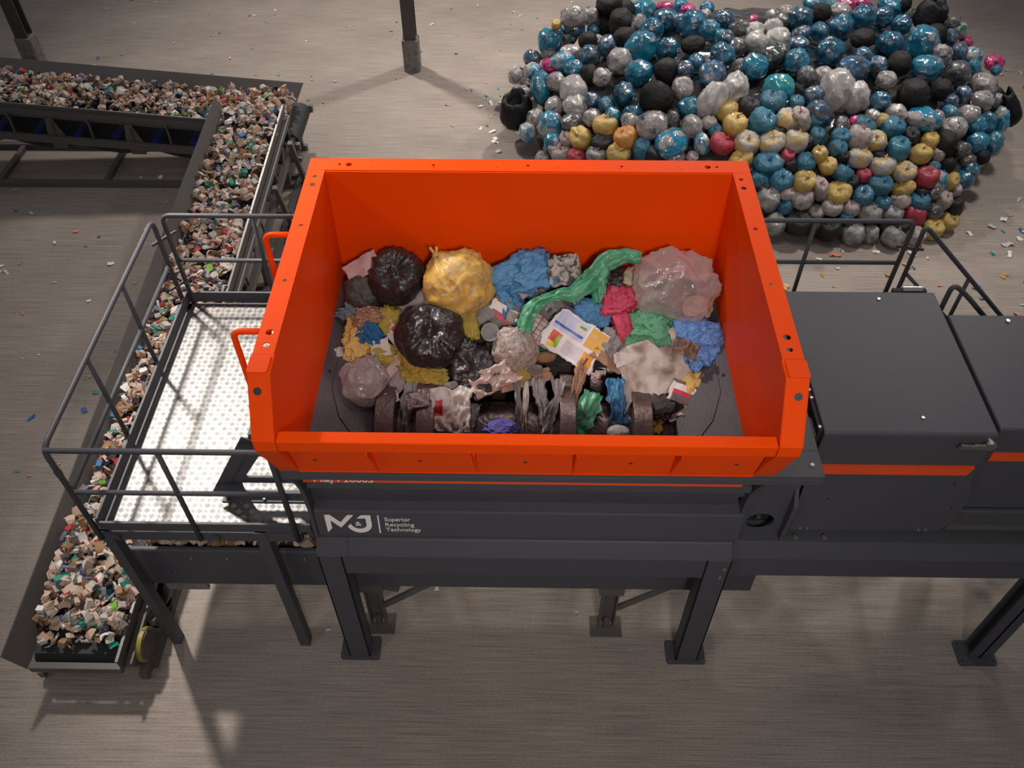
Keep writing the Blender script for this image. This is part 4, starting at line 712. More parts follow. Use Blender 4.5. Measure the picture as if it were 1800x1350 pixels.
# deck
MB().prism([(3.57, 3.278), (3.57, 3.376), (5.95, 3.376), (5.95, 3.33), (3.64, 3.33), (3.64, 3.278)], 'x', -1.706, 2.12).build('deck', G, sh, bevel=.006) if False else None
dk = MB()
dk.prism([(-1.706, 3.57), (2.12, 3.57), (2.12, 3.80), (-1.706, 3.80)], 'z', 3.34, 3.378)
dk.box(1.70, 2.12, 3.80, 5.9, 3.34, 3.378); dk.box(-1.706, -1.60, 3.80, 5.9, 3.30, 3.378)
dk.box(-1.706, 2.12, 3.57, 3.60, 3.272, 3.34)
dk.build('deck', G, sh, bevel=.006)
MB().cyl((2.045, 3.67, 3.378), (2.045, 3.67, 3.392), .016, 6).build('bolt', M['bolt'], sh)
# side ribs that carry the deck
ribL = [(3.815, 2.118), (3.838, 2.487), (3.823, 2.673), (3.806, 2.809), (3.764, 2.934), (3.665, 3.132), (3.594, 3.27), (3.75, 3.33), (4.05, 3.33), (4.05, 2.118)]
MB().prism(ribL, 'x', -1.715, -1.685).build('side_rib', G, sh)
ribR = [(3.835, 2.09), (3.87, 2.40), (3.855, 2.62), (3.83, 2.78), (3.76, 2.95), (3.66, 3.15), (3.60, 3.28), (3.75, 3.33), (4.05, 3.33), (4.05, 2.09)]
MB().prism(ribR, 'x', 1.755, 1.785).build('side_rib', G, sh)
MB().prism([(3.85, 2.09), (3.83, 2.604), (3.916, 2.737), (3.98, 3.33), (4.15, 3.33), (4.15, 2.09)], 'x', 2.135, 2.165).build('side_rib', G, sh)
MB().plate([(1.785, 2.09), (2.135, 2.09), (2.135, 2.62), (2.135, 3.28), (1.785, 3.28)], [circ(1.955, 2.27, .115, 24)], (0, 3.93, 0), X, Z, .02).build('bearing_cover', G, sh)
MB().box(1.785, 2.135, 4.05, 4.07, 2.09, 3.3).build('bearing_back', M['dark'], sh)
MB().cyl((1.97, 4.05, 2.22), (1.97, 3.99, 2.22), .022, 6).build('bolt', M['bolt'], sh)
MB().box(1.785, 2.60, 3.86, 4.1, 2.06, 2.09).build('base_flange', G, sh)
# body tub with rotor pit
MB().box(-1.69, -1.66, 3.95, 5.85, 1.66, 3.30).build('body_side', G, sh)
MB().box(1.70, 1.73, 3.95, 5.85, 1.66, 3.30).build('body_side', G, sh)
MB().box(-1.69, 1.73, 5.82, 5.85, 1.66, 3.33).build('body_back', G, sh)
MB().box(-1.66, 1.70, 4.04, 5.82, 1.66, 1.70).build('pit_floor', M['dark'], sh)
MB().prism([(3.80, 3.33), (3.83, 3.33), (4.02, 2.3), (3.98, 2.3)], 'x', -1.66, 1.70).build('pit_front', M['pit'], sh)
MB().prism([(5.80, 3.33), (5.82, 3.33), (5.70, 2.3), (5.66, 2.3)], 'x', -1.66, 1.70).build('pit_back', M['pit'], sh)
for s, xo, xi in ((-1, -1.572, -1.18), (1, 1.622, 1.22)):
    pl = MB().add([(xo, 3.78, 3.335), (xo, 5.735, 3.335), (xi, 5.70, 2.99), (xi, 3.9, 2.99), (xo, 3.78, 3.30), (xo, 5.735, 3.30), (xi, 5.70, 2.95), (xi, 3.9, 2.95)],
                  [(0, 1, 2, 3), (4, 7, 6, 5), (0, 4, 5, 1), (1, 5, 6, 2), (2, 6, 7, 3), (3, 7, 4, 0)]).build('side_slope', M['pit'], sh)
    def sl(u, y, h): return (xo + (xi - xo) * u, y, 3.335 - .345 * u + h)
    wp = [(.22, 4.45), (.42, 4.22), (1.0, 3.98), (1.0, 5.6), (.22, 5.6)]
    MB().add([sl(u, y, .012) for u, y in wp] + [sl(u, y, -.01) for u, y in wp], [(0, 1, 2, 3, 4), (9, 8, 7, 6, 5)] + [(i, (i + 1) % 5, 5 + (i + 1) % 5, 5 + i) for i in range(5)]).build('wear_plate', M['pit'], pl)
    for u, y in ((.12, 4.6), (.12, 5.3), (.6, 4.7)): MB().cyl(sl(u, y, 0), sl(u, y, .014), .012, 6).build('bolt', M['bolt_dark'], pl)
def rotor(cy, cz, r, cams, pads):
    sft = MB().cyl((-1.30, cy, cz), (1.34, cy, cz), r, 40).build('rotor_shaft', M['rotor'], sh, angle=40)
    for x, wd, R, a0, kind in cams:
        prof = []
        n = 44
        for i in range(n):
            t = 2 * PI * i / n
            k = (t % (2 * PI / kind)) / (2 * PI / kind)
            rr = R * (1 - .16 * k) if k > .05 else R * (.84 + .16 * k / .05)
            prof.append((cy + rr * math.cos(-t + a0), cz + rr * math.sin(-t + a0)))
        d = MB().prism(prof, 'x', x - wd / 2, x + wd / 2).build('rotor_disc', M['rotor'], sft, bevel=.008, angle=35)
    for x0, x1, a0 in pads:
        vs = []
        for h in (.0, .007):
            for i in range(5):
                for j in range(4):
                    u = i / 4; a = a0 + .55 * (j / 3) + .5 * (u if x1 > x0 else u)
                    vs.append((x0 + (x1 - x0) * u, cy + (r + h) * math.cos(a), cz + (r + h) * math.sin(a)))
        fs = []
        for i in range(4):
            for j in range(3):
                q = (i * 4 + j, i * 4 + j + 1, (i + 1) * 4 + j + 1, (i + 1) * 4 + j); fs += [tuple(20 + k for k in q)]
        ring = [i * 4 for i in range(5)] + [16 + j for j in (1, 2, 3)] + [i * 4 + 3 for i in (3, 2, 1, 0)] + [2, 1]
        fs += [(ring[k], ring[(k + 1) % len(ring)], 20 + ring[(k + 1) % len(ring)], 20 + ring[k]) for k in range(len(ring))]
        MB().add(vs, fs).build('wear_pad', M['rotor'], sft)
rotor(4.50, 2.70, .24, [(-1.085, .155, .50, .9, 3), (-.77, .15, .47, 1.6, 2), (-.51, .10, .37, 2.6, 2), (.36, .13, .50, 1.2, 2), (.95, .15, .47, 1.0, 3)],
      [(-.40, -.22, .55), (-.10, .10, .55), (-.40, -.22, 1.25), (-.10, .10, 1.25), (.10, .30, .6), (.45, .65, .7), (.45, .65, 1.4)])
rotor(5.22, 2.70, .24, [(-.93, .14, .46, 2.0, 2), (-.205, .12, .47, 2.4, 2), (.09, .10, .45, 2.2, 2), (.63, .14, .52, 2.3, 2), (1.15, .14, .45, 2.0, 2)], [])

# ------------------------------------------------------------------ right support frame and engine housings
fr = thing('support_frame', 'dark steel beam and splayed base plate carrying the engine housings', 'steel frame', (4.2, 4.6, 0))
MB().prism([(3.80, 1.60), (3.80, 1.885), (3.872, 2.03), (3.90, 2.06), (4.12, 2.06), (4.12, 1.60)], 'x', 1.775, 6.2).build('front_beam', G, fr, bevel=.008)
MB().prism([(5.25, 1.60), (5.25, 2.06), (5.45, 2.06), (5.45, 1.60)], 'x', 1.775, 6.2).build('rear_beam', G, fr)
for y0, y1 in ((3.80, 3.955), (5.27, 5.43)):
    lg = MB().box(4.486, 4.704, y0, y0 + .018, .02, 1.60); lg.box(4.486, 4.704, y1 - .018, y1, .02, 1.60); lg.box(4.585, 4.605, y0, y1, .02, 1.60)
    lg.box(4.455, 4.475, y0 + .02, y1 - .02, .16, 1.60) if False else None
    lf = lg.build('leg', G, fr)
    MB().plate(rrect(4.38, 4.76, y0 - .075, y1 + .03, .03), [circ(4.42, y0 - .03, .013, 8), circ(4.72, y0 - .03, .013, 8), circ(4.42, y1, .013, 8)], (0, 0, .011), X, Y, .022).build('foot_plate', G, lf)
MB().prism([(3.86, 2.06), (3.86, 2.085), (5.4, 2.085), (5.4, 2.06)], 'x', 2.60, 6.2).build('base_plate', G, fr)
for x in (2.28, 2.52): MB().cyl((x, 3.90, 2.10), (x, 3.87, 2.10), .022, 8).build('bolt', M['bolt'], fr)

h1 = thing('engine_housing', 'nearer anthracite engine housing with orange stripe and chrome latch', 'housing', (2.8, 4.7, 2.085), None)
MB().prism([(3.93, 2.95), (3.93, 3.405), (3.945, 3.42), (5.457, 3.42), (5.457, 2.10), (3.96, 2.10), (3.96, 2.95)], 'x', 2.185, 3.437).build('cover', G, h1, bevel=.010)
MB().plate([(2.215, 2.165), (3.44, 2.165), (3.515, 2.30), (3.515, 2.605), (3.424, 2.96), (3.424, 3.0), (2.19, 3.0), (2.19, 2.3)], [], (0, 3.921, 0), X, Z, .018).build('front_door', G, h1, bevel=.004)
MB().add([(2.20, 3.908, 2.952), (3.372, 3.908, 2.952), (3.40, 3.908, 3.047), (2.20, 3.908, 3.047), (2.20, 3.935, 2.952), (3.372, 3.935, 2.952), (3.40, 3.935, 3.047), (2.20, 3.935, 3.047)],
         [(0, 1, 2, 3), (7, 6, 5, 4), (0, 4, 5, 1), (1, 5, 6, 2), (2, 6, 7, 3), (3, 7, 4, 0)]).build('stripe', M['stripe'], h1)
for x, y in ((2.95, 5.36), (2.93, 4.08)): MB().cyl((x, y, 3.42), (x, y, 3.432), .013, 6).build('bolt', M['bolt'], h1)
for x in (2.30, 2.36, 3.27, 3.33): MB().cyl((x, 3.915, 2.195), (x, 3.90, 2.195), .013, 8).build('bolt', M['bolt'], h1)
for x, z in ((2.42, 2.62), (3.33, 2.83), (3.42, 2.52)): MB().cyl((x, 3.915, z), (x, 3.909, z), .009, 8).build('screw', M['dark'], h1)
lt = MB().plate([(3.165, 3.315), (3.18, 3.355), (3.27, 3.347), (3.275, 3.358), (3.34, 3.355)] + [(3.385 + .042 * math.cos(a), 3.345 + .042 * math.sin(a)) for a in [2.4 - i * .45 for i in range(11)]] + [(3.33, 3.312), (3.275, 3.312), (3.27, 3.322)], [], (0, 3.885, 0), X, Z, .02)
lt = lt.build('latch_handle', M['chrome'], h1, bevel=.004)
MB().cyl((3.385, 3.93, 3.36), (3.385, 3.87, 3.36), .028, 16).build('latch_hub', M['chrome'], lt, angle=40)
gp = MB().box(2.155, 2.180, 3.97, 5.45, 3.20, 3.40).build('dark_gap_strip', M['dark'], h1)  # near-black strip standing in for the shaded gap between deck and cover
for y in (4.0, 4.28, 4.36): MB().cyl((2.165, y, 3.40), (2.165, y, 3.412), .013, 6).build('bolt', M['bolt'], h1)
MB().box(3.1, 3.38, 5.46, 5.50, 3.34, 3.425).build('hinge', M['dark'], h1)
MB().cyl((3.18, 5.49, 3.42), (3.34, 5.49, 3.42), .03, 12).build('hinge_pin', M['chrome'], h1, angle=40)

h2 = thing('engine_housing', 'farther right engine housing cut by the frame edge, slightly set back', 'housing', (4.8, 4.6, 2.085), None)
MB().prism([(3.99, 2.40), (3.99, 3.40), (4.005, 3.41), (5.195, 3.41), (5.195, 2.10), (4.06, 2.10), (4.06, 2.40)], 'x', 3.475, 6.2).build('cover', G, h2, bevel=.010)
MB().box(3.52, 6.2, 3.978, 3.995, 3.046, 3.140).build('stripe', M['stripe'], h2)
MB().prism([(3.99, 2.20), (3.955, 2.20), (3.955, 2.385), (3.965, 2.40), (3.99, 2.40)], 'x', 3.53, 6.2).build('lower_ledge', G, h2)
MB().prism([(3.99, 2.165), (3.93, 2.165), (3.93, 2.21), (3.99, 2.21)], 'x', 3.50, 6.2).build('lower_rail', M['belt_grey'], h2)
MB().cyl((3.93, 5.12, 3.41), (3.93, 5.12, 3.425), .016, 6).build('bolt', M['bolt'], h2)

# ------------------------------------------------------------------ access platform with guard rails
pf = thing('access_platform', 'chequer plate access platform with tubular guard rails left of the hopper', 'platform', (-2.65, 5.2, 0))
fp = MB().box(-3.475, -1.78, 3.865, 6.62, 2.118, 2.13).build('floor_plate', M['steel'], pf)
tr = MB(); random.seed(2)
s5 = .056
for i in range(-2, 70):
    for j in range(-2, 70):
        cx = -3.46 + i * s5 * .995; cy = 3.88 + j * s5
        if not (-3.46 < cx < -1.80 and 3.885 < cy < 6.60): continue
        ang = PI / 4 if (i + j) % 2 == 0 else -PI / 4
        u = Vector((math.cos(ang), math.sin(ang), 0)); v = Vector((-u.y, u.x, 0))
        for k in (-2, -1, 0, 1, 2):
            c = Vector((cx, cy, 2.13)) + v * k * .0092
            if (i + j) % 2 and abs(k) == 2: continue
            a, b = c - u * .021, c + u * .021
            tr.add([a - v * .0024, b - v * .0024, b + v * .0024, a + v * .0024, a + Vector((0, 0, .003)), b + Vector((0, 0, .003))], [(0, 1, 5, 4), (2, 3, 4, 5), (1, 2, 5), (3, 0, 4)])
t = tr.build('tread_pattern', M['tread'], fp); t['kind'] = 'stuff'
MB().box(-3.515, -3.495, 3.86, 6.64, 2.15, 2.28).build('toe_board', G, pf)
MB().box(-3.50, -1.80, 6.63, 6.65, 2.15, 2.28).build('toe_board', G, pf)
MB().box(-3.50, -1.74, 3.842, 3.862, 2.145, 2.25).build('toe_board', G, pf)
MB().box(-3.535, -1.84, 3.848, 3.90, 1.985, 2.115).build('edge_beam', G, pf)
MB().box(-3.535, -1.80, 6.60, 6.65, 1.985, 2.115).build('edge_beam', G, pf)
MB().box(-3.535, -3.478, 3.90, 6.60, 1.985, 2.115).build('edge_beam', G, pf)
MB().box(-1.80, -1.76, 3.90, 6.60, 1.985, 2.115).build('edge_beam', G, pf)
for x0, x1 in ((-3.535, -3.446), (-2.231, -2.130)):
    for y0, y1 in ((3.84, 3.945), (6.54, 6.645)): MB().box(x0, x1, y0, y1, 0, 2.115).build('leg', G, pf, bevel=.004)
R = .0235
MB().tube([(-3.535, 6.565, 2.10), (-3.535, 6.565, 3.25), (-3.535, 3.835, 3.25), (-3.535, 3.835, 2.02)], R, .10).build('handrail', G, pf, smooth=True)
MB().tube([(-3.535, 6.565, 2.70), (-3.535, 3.835, 2.70)], R * .9).build('mid_rail', G, pf, smooth=True)
for y in (4.765, 5.66): MB().tube([(-3.535, y, 2.05), (-3.535, y, 3.25)], R * .9).build('post', G, pf, smooth=True)
MB().tube([(-3.535, 3.835, 3.235), (-1.87, 3.835, 3.235), (-1.87, 3.835, 2.02)], R, .10).build('handrail', G, pf, smooth=True)
MB().tube([(-3.535, 3.835, 2.70), (-1.87, 3.835, 2.70)], R * .9).build('mid_rail', G, pf, smooth=True)
MB().tube([(-2.695, 3.835, 2.02), (-2.695, 3.835, 3.235)], R * .9).build('post', G, pf, smooth=True)
MB().tube([(-3.47, 6.645, 2.05), (-3.47, 6.645, 3.25), (-1.4, 6.645, 3.25)], R, .09).build('handrail', G, pf, smooth=True)
MB().tube([(-3.47, 6.645, 2.70), (-1.4, 6.645, 2.70)], R * .9).build('mid_rail', G, pf, smooth=True)
MB().tube([(-2.60, 6.645, 2.05), (-2.60, 6.645, 3.25)], R * .9).build('post', G, pf, smooth=True)
for z in (3.0, 2.42):
    cl = MB().bar((-3.59, 6.50, z), (-3.42, 6.72, z), .012, .03).build('clamp', M['clamp'], pf)
    MB().cyl((-3.535, 6.565, z - .02), (-3.535, 6.565, z + .02), R + .006, 14).build('clamp_collar', M['clamp'], cl, angle=40)
    MB().cyl((-3.47, 6.645, z - .02), (-3.47, 6.645, z + .02), R + .006, 14).build('clamp_collar', M['clamp'], cl, angle=40)
MB().cyl((-3.535, 3.835, 2.93), (-3.535, 3.835, 3.0), R + .004, 14).build('sleeve', G, pf, angle=40)
for x in (-3.44, -2.60, -1.93): MB().bar((x, 3.84, 2.05), (x + .07, 3.83, 2.05), .02, .05).build('post_bracket', G, pf)
# bearing bracket standing on the platform
br = thing('bracket_plate', 'dark gusset bracket with rounded cut-outs on the chequer platform beside the hopper', 'bracket', (-2.1, 4.2, 2.13))
def tri(pts, r=.03):
    out = []
    for i in range(len(pts)):
        a, b, c = Vector(pts[i - 1]), Vector(pts[i]), Vector(pts[(i + 1) % len(pts)])
        u = b + (a - b).normalized() * r; v = b + (c - b).normalized() * r
        for k in range(5):
            q = k / 4; p = (1 - q) ** 2 * u + 2 * q * (1 - q) * b + q * q * v; out.append((p.x, p.y))
    return out
MB().plate([(-2.54, 2.14), (-2.565, 2.24), (-2.16, 2.965), (-1.73, 3.29), (-1.73, 2.14)],
           [tri([(-2.31, 2.43), (-2.04, 2.43), (-2.04, 2.86)]), tri([(-1.97, 2.43), (-1.80, 2.43), (-1.80, 2.95), (-1.97, 2.86)]), tri([(-2.36, 2.20), (-2.36, 2.35), (-1.80, 2.35), (-1.80, 2.20)])], (0, 4.2, 0), X, Z, .02).build('gusset_plate', G, br)
MB().bar((-2.575, 4.17, 2.24), (-2.165, 4.17, 2.975), .09, .012, (0, 1, 0)).build('edge_flange', G, br)
MB().box(-2.56, -1.75, 4.14, 4.26, 2.13, 2.145).build('foot_flange', G, br)
for x in (-2.5, -2.2): MB().cyl((x, 4.16, 2.145), (x, 4.16, 2.165), .014, 6).build('bolt', M['bolt_dark'], br)
MB().prism([(4.2, 2.96), (5.6, 2.96), (5.6, 2.99), (4.2, 2.99)], 'x', -2.16, -1.72).build('side_shelf', G, br)
MB().prism([(4.22, 2.3), (5.6, 2.3), (5.6, 2.96), (4.22, 2.96)], 'x', -1.80, -1.76).build('side_panel', G, br)

# ------------------------------------------------------------------ rear walkway and stair
wk = thing('rear_walkway', 'rear maintenance walkway with tubular rails and stair behind the engine housings', 'walkway', (1.0, 6.3, 0))
MB().box(-1.75, 3.72, 5.98, 6.62, 2.10, 2.13).build('floor_plate', M['steel'], wk)
for x in (-1.6, 0.9, 3.6):
    for y in (6.02, 6.56): MB().box(x, x + .09, y, y + .09, 0, 2.10).build('leg', G, wk)
MB().tube([(-1.35, 6.64, 3.25), (3.69, 6.64, 3.25), (3.69, 6.64, 2.05)], R, .09).build('handrail', G, wk, smooth=True)
MB().tube([(-1.35, 6.64, 2.745), (3.69, 6.64, 2.745)], R * .9).build('mid_rail', G, wk, smooth=True)
for x in (-.9, .3, 1.5, 2.758): MB().tube([(x, 6.64, 2.05), (x, 6.64, 3.25)], R * .9).build('post', G, wk, smooth=True)
MB().tube([(3.805, 6.64, 2.05), (3.805, 6.64, 3.20), (3.93, 6.64, 3.08), (6.2, 6.64, .86), (6.2, 6.64, .1)], R, .16).build('stair_handrail', G, wk, smooth=True)
MB().tube([(3.805, 6.64, 2.62), (6.2, 6.64, .30)], R * .8).build('stair_mid_rail', G, wk, smooth=True)
MB().tube([(4.465, 6.64, 1.35), (4.465, 6.64, 2.55)], R * .9).build('stair_post', G, wk, smooth=True)
MB().tube([(3.80, 5.82, 2.05), (3.80, 5.82, 3.20), (3.97, 5.82, 3.06), (6.2, 5.82, .86), (6.2, 5.82, .1)], R, .17).build('stair_handrail', G, wk, smooth=True)
for i in range(10):
    x = 3.80 + i * .235; z = 1.92 - i * .20
    MB().box(x, x + .25, 5.88, 6.58, z - .02, z).build('stair_tread', M['steel'], wk)
for y in (5.86, 6.60): MB().bar((3.72, y, 2.05), (6.2, y, -.02), .02, .16).build('stair_stringer', G, wk)
for z, x in ((2.95, 3.70), (2.32, 3.70)):
    cl = MB().bar((3.60, 6.63, z + .01), (3.88, 6.63, z - .03), .012, .03).build('clamp', M['clamp'], wk)
    MB().cyl((3.69, 6.64, z - .025), (3.69, 6.64, z + .015), R + .007, 14).build('clamp_collar', M['clamp'], cl, angle=40)
    MB().cyl((3.805, 6.64, z - .04), (3.805, 6.64, z), R + .007, 14).build('clamp_collar', M['clamp'], cl, angle=40)

# ------------------------------------------------------------------ discharge conveyor under the shredder
BG = M['belt_grey']
dc = thing('discharge_conveyor', 'grey discharge conveyor running under the shredder and out below the platform', 'conveyor', (-.7, 4.6, 0))
MB().prism([(4.05, .87), (4.05, 1.455), (4.065, 1.47), (4.10, 1.47), (4.10, 1.44), (4.08, 1.44), (4.08, .87)], 'x', -3.60, 2.18).build('side_panel', G, dc, bevel=.006)
MB().prism([(5.25, .87), (5.25, 1.47), (5.30, 1.47), (5.30, .87)], 'x', -3.60, 2.18).build('side_panel', G, dc)
MB().box(-3.55, 2.1, 4.10, 5.24, 1.28, 1.30).build('belt', M['belt'], dc)
dr = MB().cyl((-3.55, 4.10, 1.15), (-3.55, 5.24, 1.15), .15, 24).build('end_drum', M['belt'], dc, angle=40)
cv = MB().cyl((-3.30, 4.055, 1.12), (-3.30, 4.044, 1.12), .085, 24).build('bearing_cover', G, dc, angle=40)
MB().cyl((-3.30, 4.046, 1.12), (-3.30, 4.03, 1.12), .035, 16).build('axle_end', G, cv, angle=40)
for x in (-3.02, -2.30, -2.69, -1.98): MB().cyl((x, 4.05, 1.36), (x, 4.036, 1.36), .012, 6).build('bolt', M['bolt'], dc)
MB().box(-3.42, -3.02, 4.06, 4.10, .74, .87).build('scraper_plate', M['concrete'], dc)
for x in (.875, -1.45):
    lg = MB().box(x - .08, x - .065, 4.06, 4.15, .05, .87); lg.box(x + .065, x + .08, 4.06, 4.15, .05, .87); lg.box(x - .065, x + .065, 4.13, 4.15, .05, .87); lg.box(x - .12, x + .12, 4.05, 4.16, .74, .87)
    l = lg.build('leg', BG, dc)
    MB().box(x - .16, x + .16, 3.98, 4.20, 0, .02).build('foot_plate', BG, l)
    MB().cyl((x, 4.09, .02), (x, 4.09, .16), .03, 12).build('jack_screw', BG, l, angle=40)
    MB().bar((x + .08, 4.12, .36), (x + .62, 4.12, .86), .03, .07).build('brace', BG, l)
MB().bar((-2.16, 4.16, .90), (-1.20, 4.16, .62), .03, .08).build('cross_brace', BG, dc)

# ------------------------------------------------------------------ inclined transfer conveyor (left, running away)
def zA(y): return .45 + .075 * (y - 3.5)
ca = thing('transfer_conveyor', 'long inclined conveyor running away under the platform, heaped with chips', 'conveyor', (-4.2, 7.8, 0))
def slab(mb, x0, x1, y0, y1, dz0, dz1):
    return mb.add([(x, y, zA(y) + dz) for dz in (dz0, dz1) for y in (y0, y1) for x in (x0, x1)],
                  [(0, 2, 3, 1), (4, 5, 7, 6), (0, 1, 5, 4), (2, 6, 7, 3), (0, 4, 6, 2), (1, 3, 7, 5)])
slab(MB(), -4.64, -3.79, 3.52, 12.10, -.02, 0).build('belt', M['belt'], ca)
slab(MB(), -4.64, -3.79, 3.60, 12.0, -.30, -.285).build('return_belt', M['belt'], ca)
for y in (3.62, 12.02): MB().cyl((-4.66, y, zA(y) - .15), (-3.77, y, zA(y) - .15), .14, 24).build('drum', M['belt'], ca, angle=40)
# flared left skirt, right skirt, front sill
sk = MB(); y0, y1 = 3.38, 12.12
sk.add([(-4.66, y0, zA(y0) - .02), (-4.66, y1, zA(y1) - .02), (-4.80, y1, zA(y1) + .24), (-4.80, y0, zA(y0) + .24),
        (-4.68, y0, zA(y0) - .03), (-4.68, y1, zA(y1) - .03), (-4.82, y1, zA(y1) + .23), (-4.82, y0, zA(y0) + .23)],
       [(0, 1, 2, 3), (7, 6, 5, 4), (0, 4, 5, 1), (1, 5, 6, 2), (2, 6, 7, 3), (3, 7, 4, 0)]).build('side_skirt', BG, ca)
slab(MB(), -3.79, -3.775, 3.40, 12.15, -.05, .10).build('side_skirt', BG, ca)
slab(MB(), -3.80, -3.772, 3.40, 12.15, .10, .108).build('skirt_edge', M['edge'], ca)
slab(MB(), -4.66, -3.78, 3.38, 3.44, -.10, -.01).build('front_sill', BG, ca)
slab(MB(), -3.765, -3.70, 3.45, 12.1, -.12, -.04).build('upper_rail', BG, ca)
slab(MB(), -3.72, -3.64, 3.45, 12.1, -.40, -.30).build('lower_rail', BG, ca)
slab(MB(), -4.72, -4.66, 3.45, 12.1, -.40, -.30).build('lower_rail', BG, ca)
for i in range(16):
    y = 3.95 + i * .53
    if i % 2 == 0:
        b = MB().add([(-3.70, y - .13, zA(y) - .30), (-3.70, y + .13, zA(y) - .30), (-3.70, y + .05, zA(y) - .12), (-3.70, y - .02, zA(y) - .12),
                      (-3.685, y - .13, zA(y) - .30), (-3.685, y + .13, zA(y) - .30), (-3.685, y + .05, zA(y) - .12), (-3.685, y - .02, zA(y) - .12)],
                     [(0, 1, 2, 3), (7, 6, 5, 4), (0, 4, 5, 1), (1, 5, 6, 2), (2, 6, 7, 3), (3, 7, 4, 0)]).build('idler_bracket', BG, ca)
        MB().cyl((-4.6, y, zA(y) - .10), (-3.72, y, zA(y) - .10), .05, 12).build('idler_roller', M['yellow'], b, angle=40)
        MB().bar((-4.6, y + .2, zA(y) - .33), (-3.7, y + .2, zA(y) - .33), .10, .03).build('cross_bar', M['blue'], ca)
    else:
        MB().bar((-3.70, y, zA(y) - .34), (-3.73, y, zA(y) - .08), .03, .04, (0, 1, 0)).build('stay', BG, ca)
pu = MB().cyl((-3.70, 3.70, zA(3.7) - .17), (-3.655, 3.70, zA(3.7) - .17), .17, 28).build('drive_pulley', M['yellow'], ca, angle=40)
MB().cyl((-3.66, 3.70, zA(3.7) - .17), (-3.645, 3.70, zA(3.7) - .17), .15, 28).build('pulley_face', BG, pu, angle=40)
MB().box(-3.70, -3.61, 3.585, 12.0, 0, .09).build('base_beam', BG, ca)
MB().box(-4.86, -4.77, 3.585, 12.0, 0, .09).build('base_beam', BG, ca)
for y in (3.6, 6.4, 9.2, 11.9):
    MB().box(-4.77, -3.70, y, y + .07, 0, .07).build('cross_beam', BG, ca)
    for x0 in (-3.685, -4.80): MB().box(x0, x0 + .06, y, y + .07, .07, zA(y) - .30).build('leg', BG, ca)
MB().bar((-3.66, 3.95, .10), (-3.66, 3.75, zA(3.7) - .02), .05, .05).build('brace', BG, ca)
MB().bar((-3.66, 4.3, .09), (-3.66, 3.9, .34), .04, .05).build('brace', BG, ca)
for y in (10.6, 11.75):
    MB().bar((-3.55, y, 0), (-3.60, y - .25, .95), .07, .07, (0, 1, 0)).build('a_frame_leg', BG, ca)
    MB().bar((-3.55, y - .05, 0), (-3.55, y - .85, .0), .07, .05).build('a_frame_foot', BG, ca) if False else None
MB().box(-3.60, -3.50, 10.2, 12.0, .0, .06).build('outer_sole', BG, ca)
MB().box(-3.75, -3.5, 10.55, 10.65, .30, .36).build('a_frame_tie', BG, ca)
MB().box(-3.75, -3.5, 11.6, 11.7, .55, .61).build('a_frame_tie', BG, ca)

# ------------------------------------------------------------------ take-away conveyor (upper left, running left)
def zB(x): return 1.0 + .087 * (-5.6 - x)
cb = thing('takeaway_conveyor', 'conveyor crossing the upper left, heaped with chips and leaving the picture', 'conveyor', (-6.7, 12.3, 0))
def slabx(mb, x0, x1, y0, y1, dz0, dz1):
    return mb.add([(x, y, zB(x) + dz) for dz in (dz0, dz1) for y in (y0, y1) for x in (x0, x1)],
                  [(0, 2, 3, 1), (4, 5, 7, 6), (0, 1, 5, 4), (2, 6, 7, 3), (0, 4, 6, 2), (1, 3, 7, 5)])
XA, XB = -11.5, -3.72
slabx(MB(), XA, XB, 11.93, 12.86, -.02, 0).build('belt', M['belt'], cb)
MB().cyl((XB, 11.92, zB(XB) - .15), (XB, 12.86, zB(XB) - .15), .15, 28).build('tail_drum', M['belt'], cb, angle=40)
for y in (11.80, 12.93): MB().box(XB - .06, XB + .18, y - .04, y + .04, zB(XB) - .20, zB(XB) - .09).build('bearing_block', BG, cb)
rb = slabx(MB(), XA, XB, 11.98, 12.80, -.46, -.45).build('return_belt', M['belt'], cb)
x = XA; sg = MB()
while x < XB - 1:
    for k in range(8):
        a, b = x + k * .14, x + (k + 1) * .14; da = -.46 - .10 * math.sin(PI * k / 8); db = -.46 - .10 * math.sin(PI * (k + 1) / 8)
        sg.add([(a, 11.86, zB(a) + da), (b, 11.86, zB(b) + db), (b, 11.86, zB(b) - .44), (a, 11.86, zB(a) - .44), (a, 11.9, zB(a) + da), (b, 11.9, zB(b) + db), (b, 11.9, zB(b) - .44), (a, 11.9, zB(a) - .44)],
               [(0, 1, 2, 3), (7, 6, 5, 4), (0, 4, 5, 1), (1, 5, 6, 2), (2, 6, 7, 3), (3, 7, 4, 0)])
    x += 1.12
sg.build('sagging_belt_edge', M['belt'], cb)
slabx(MB(), XA, -4.75, 11.895, 11.915, -.06, .16).build('near_skirt', BG, cb)
slabx(MB(), XA, -4.75, 11.84, 11.895, .02, .09).build('near_rail', BG, cb)
xs0, xs1 = XA, -3.66
MB().add([(xs0, 12.86, zB(xs0) - .02), (xs1 - .12, 12.86, zB(xs1) - .02), (xs1, 13.10, zB(xs1) + .22), (xs0, 13.10, zB(xs0) + .22),
          (xs0, 12.88, zB(xs0) - .03), (xs1 - .12, 12.88, zB(xs1) - .03), (xs1, 13.12, zB(xs1) + .21), (xs0, 13.12, zB(xs0) + .21)],
         [(0, 1, 2, 3), (7, 6, 5, 4), (0, 4, 5, 1), (1, 5, 6, 2), (2, 6, 7, 3), (3, 7, 4, 0)]).build('far_skirt', BG, cb)
for y0, y1 in ((11.77, 11.85), (12.88, 12.96)): slabx(MB(), XA, XB, y0, y1, -.42, -.32).build('lower_rail', BG, cb)
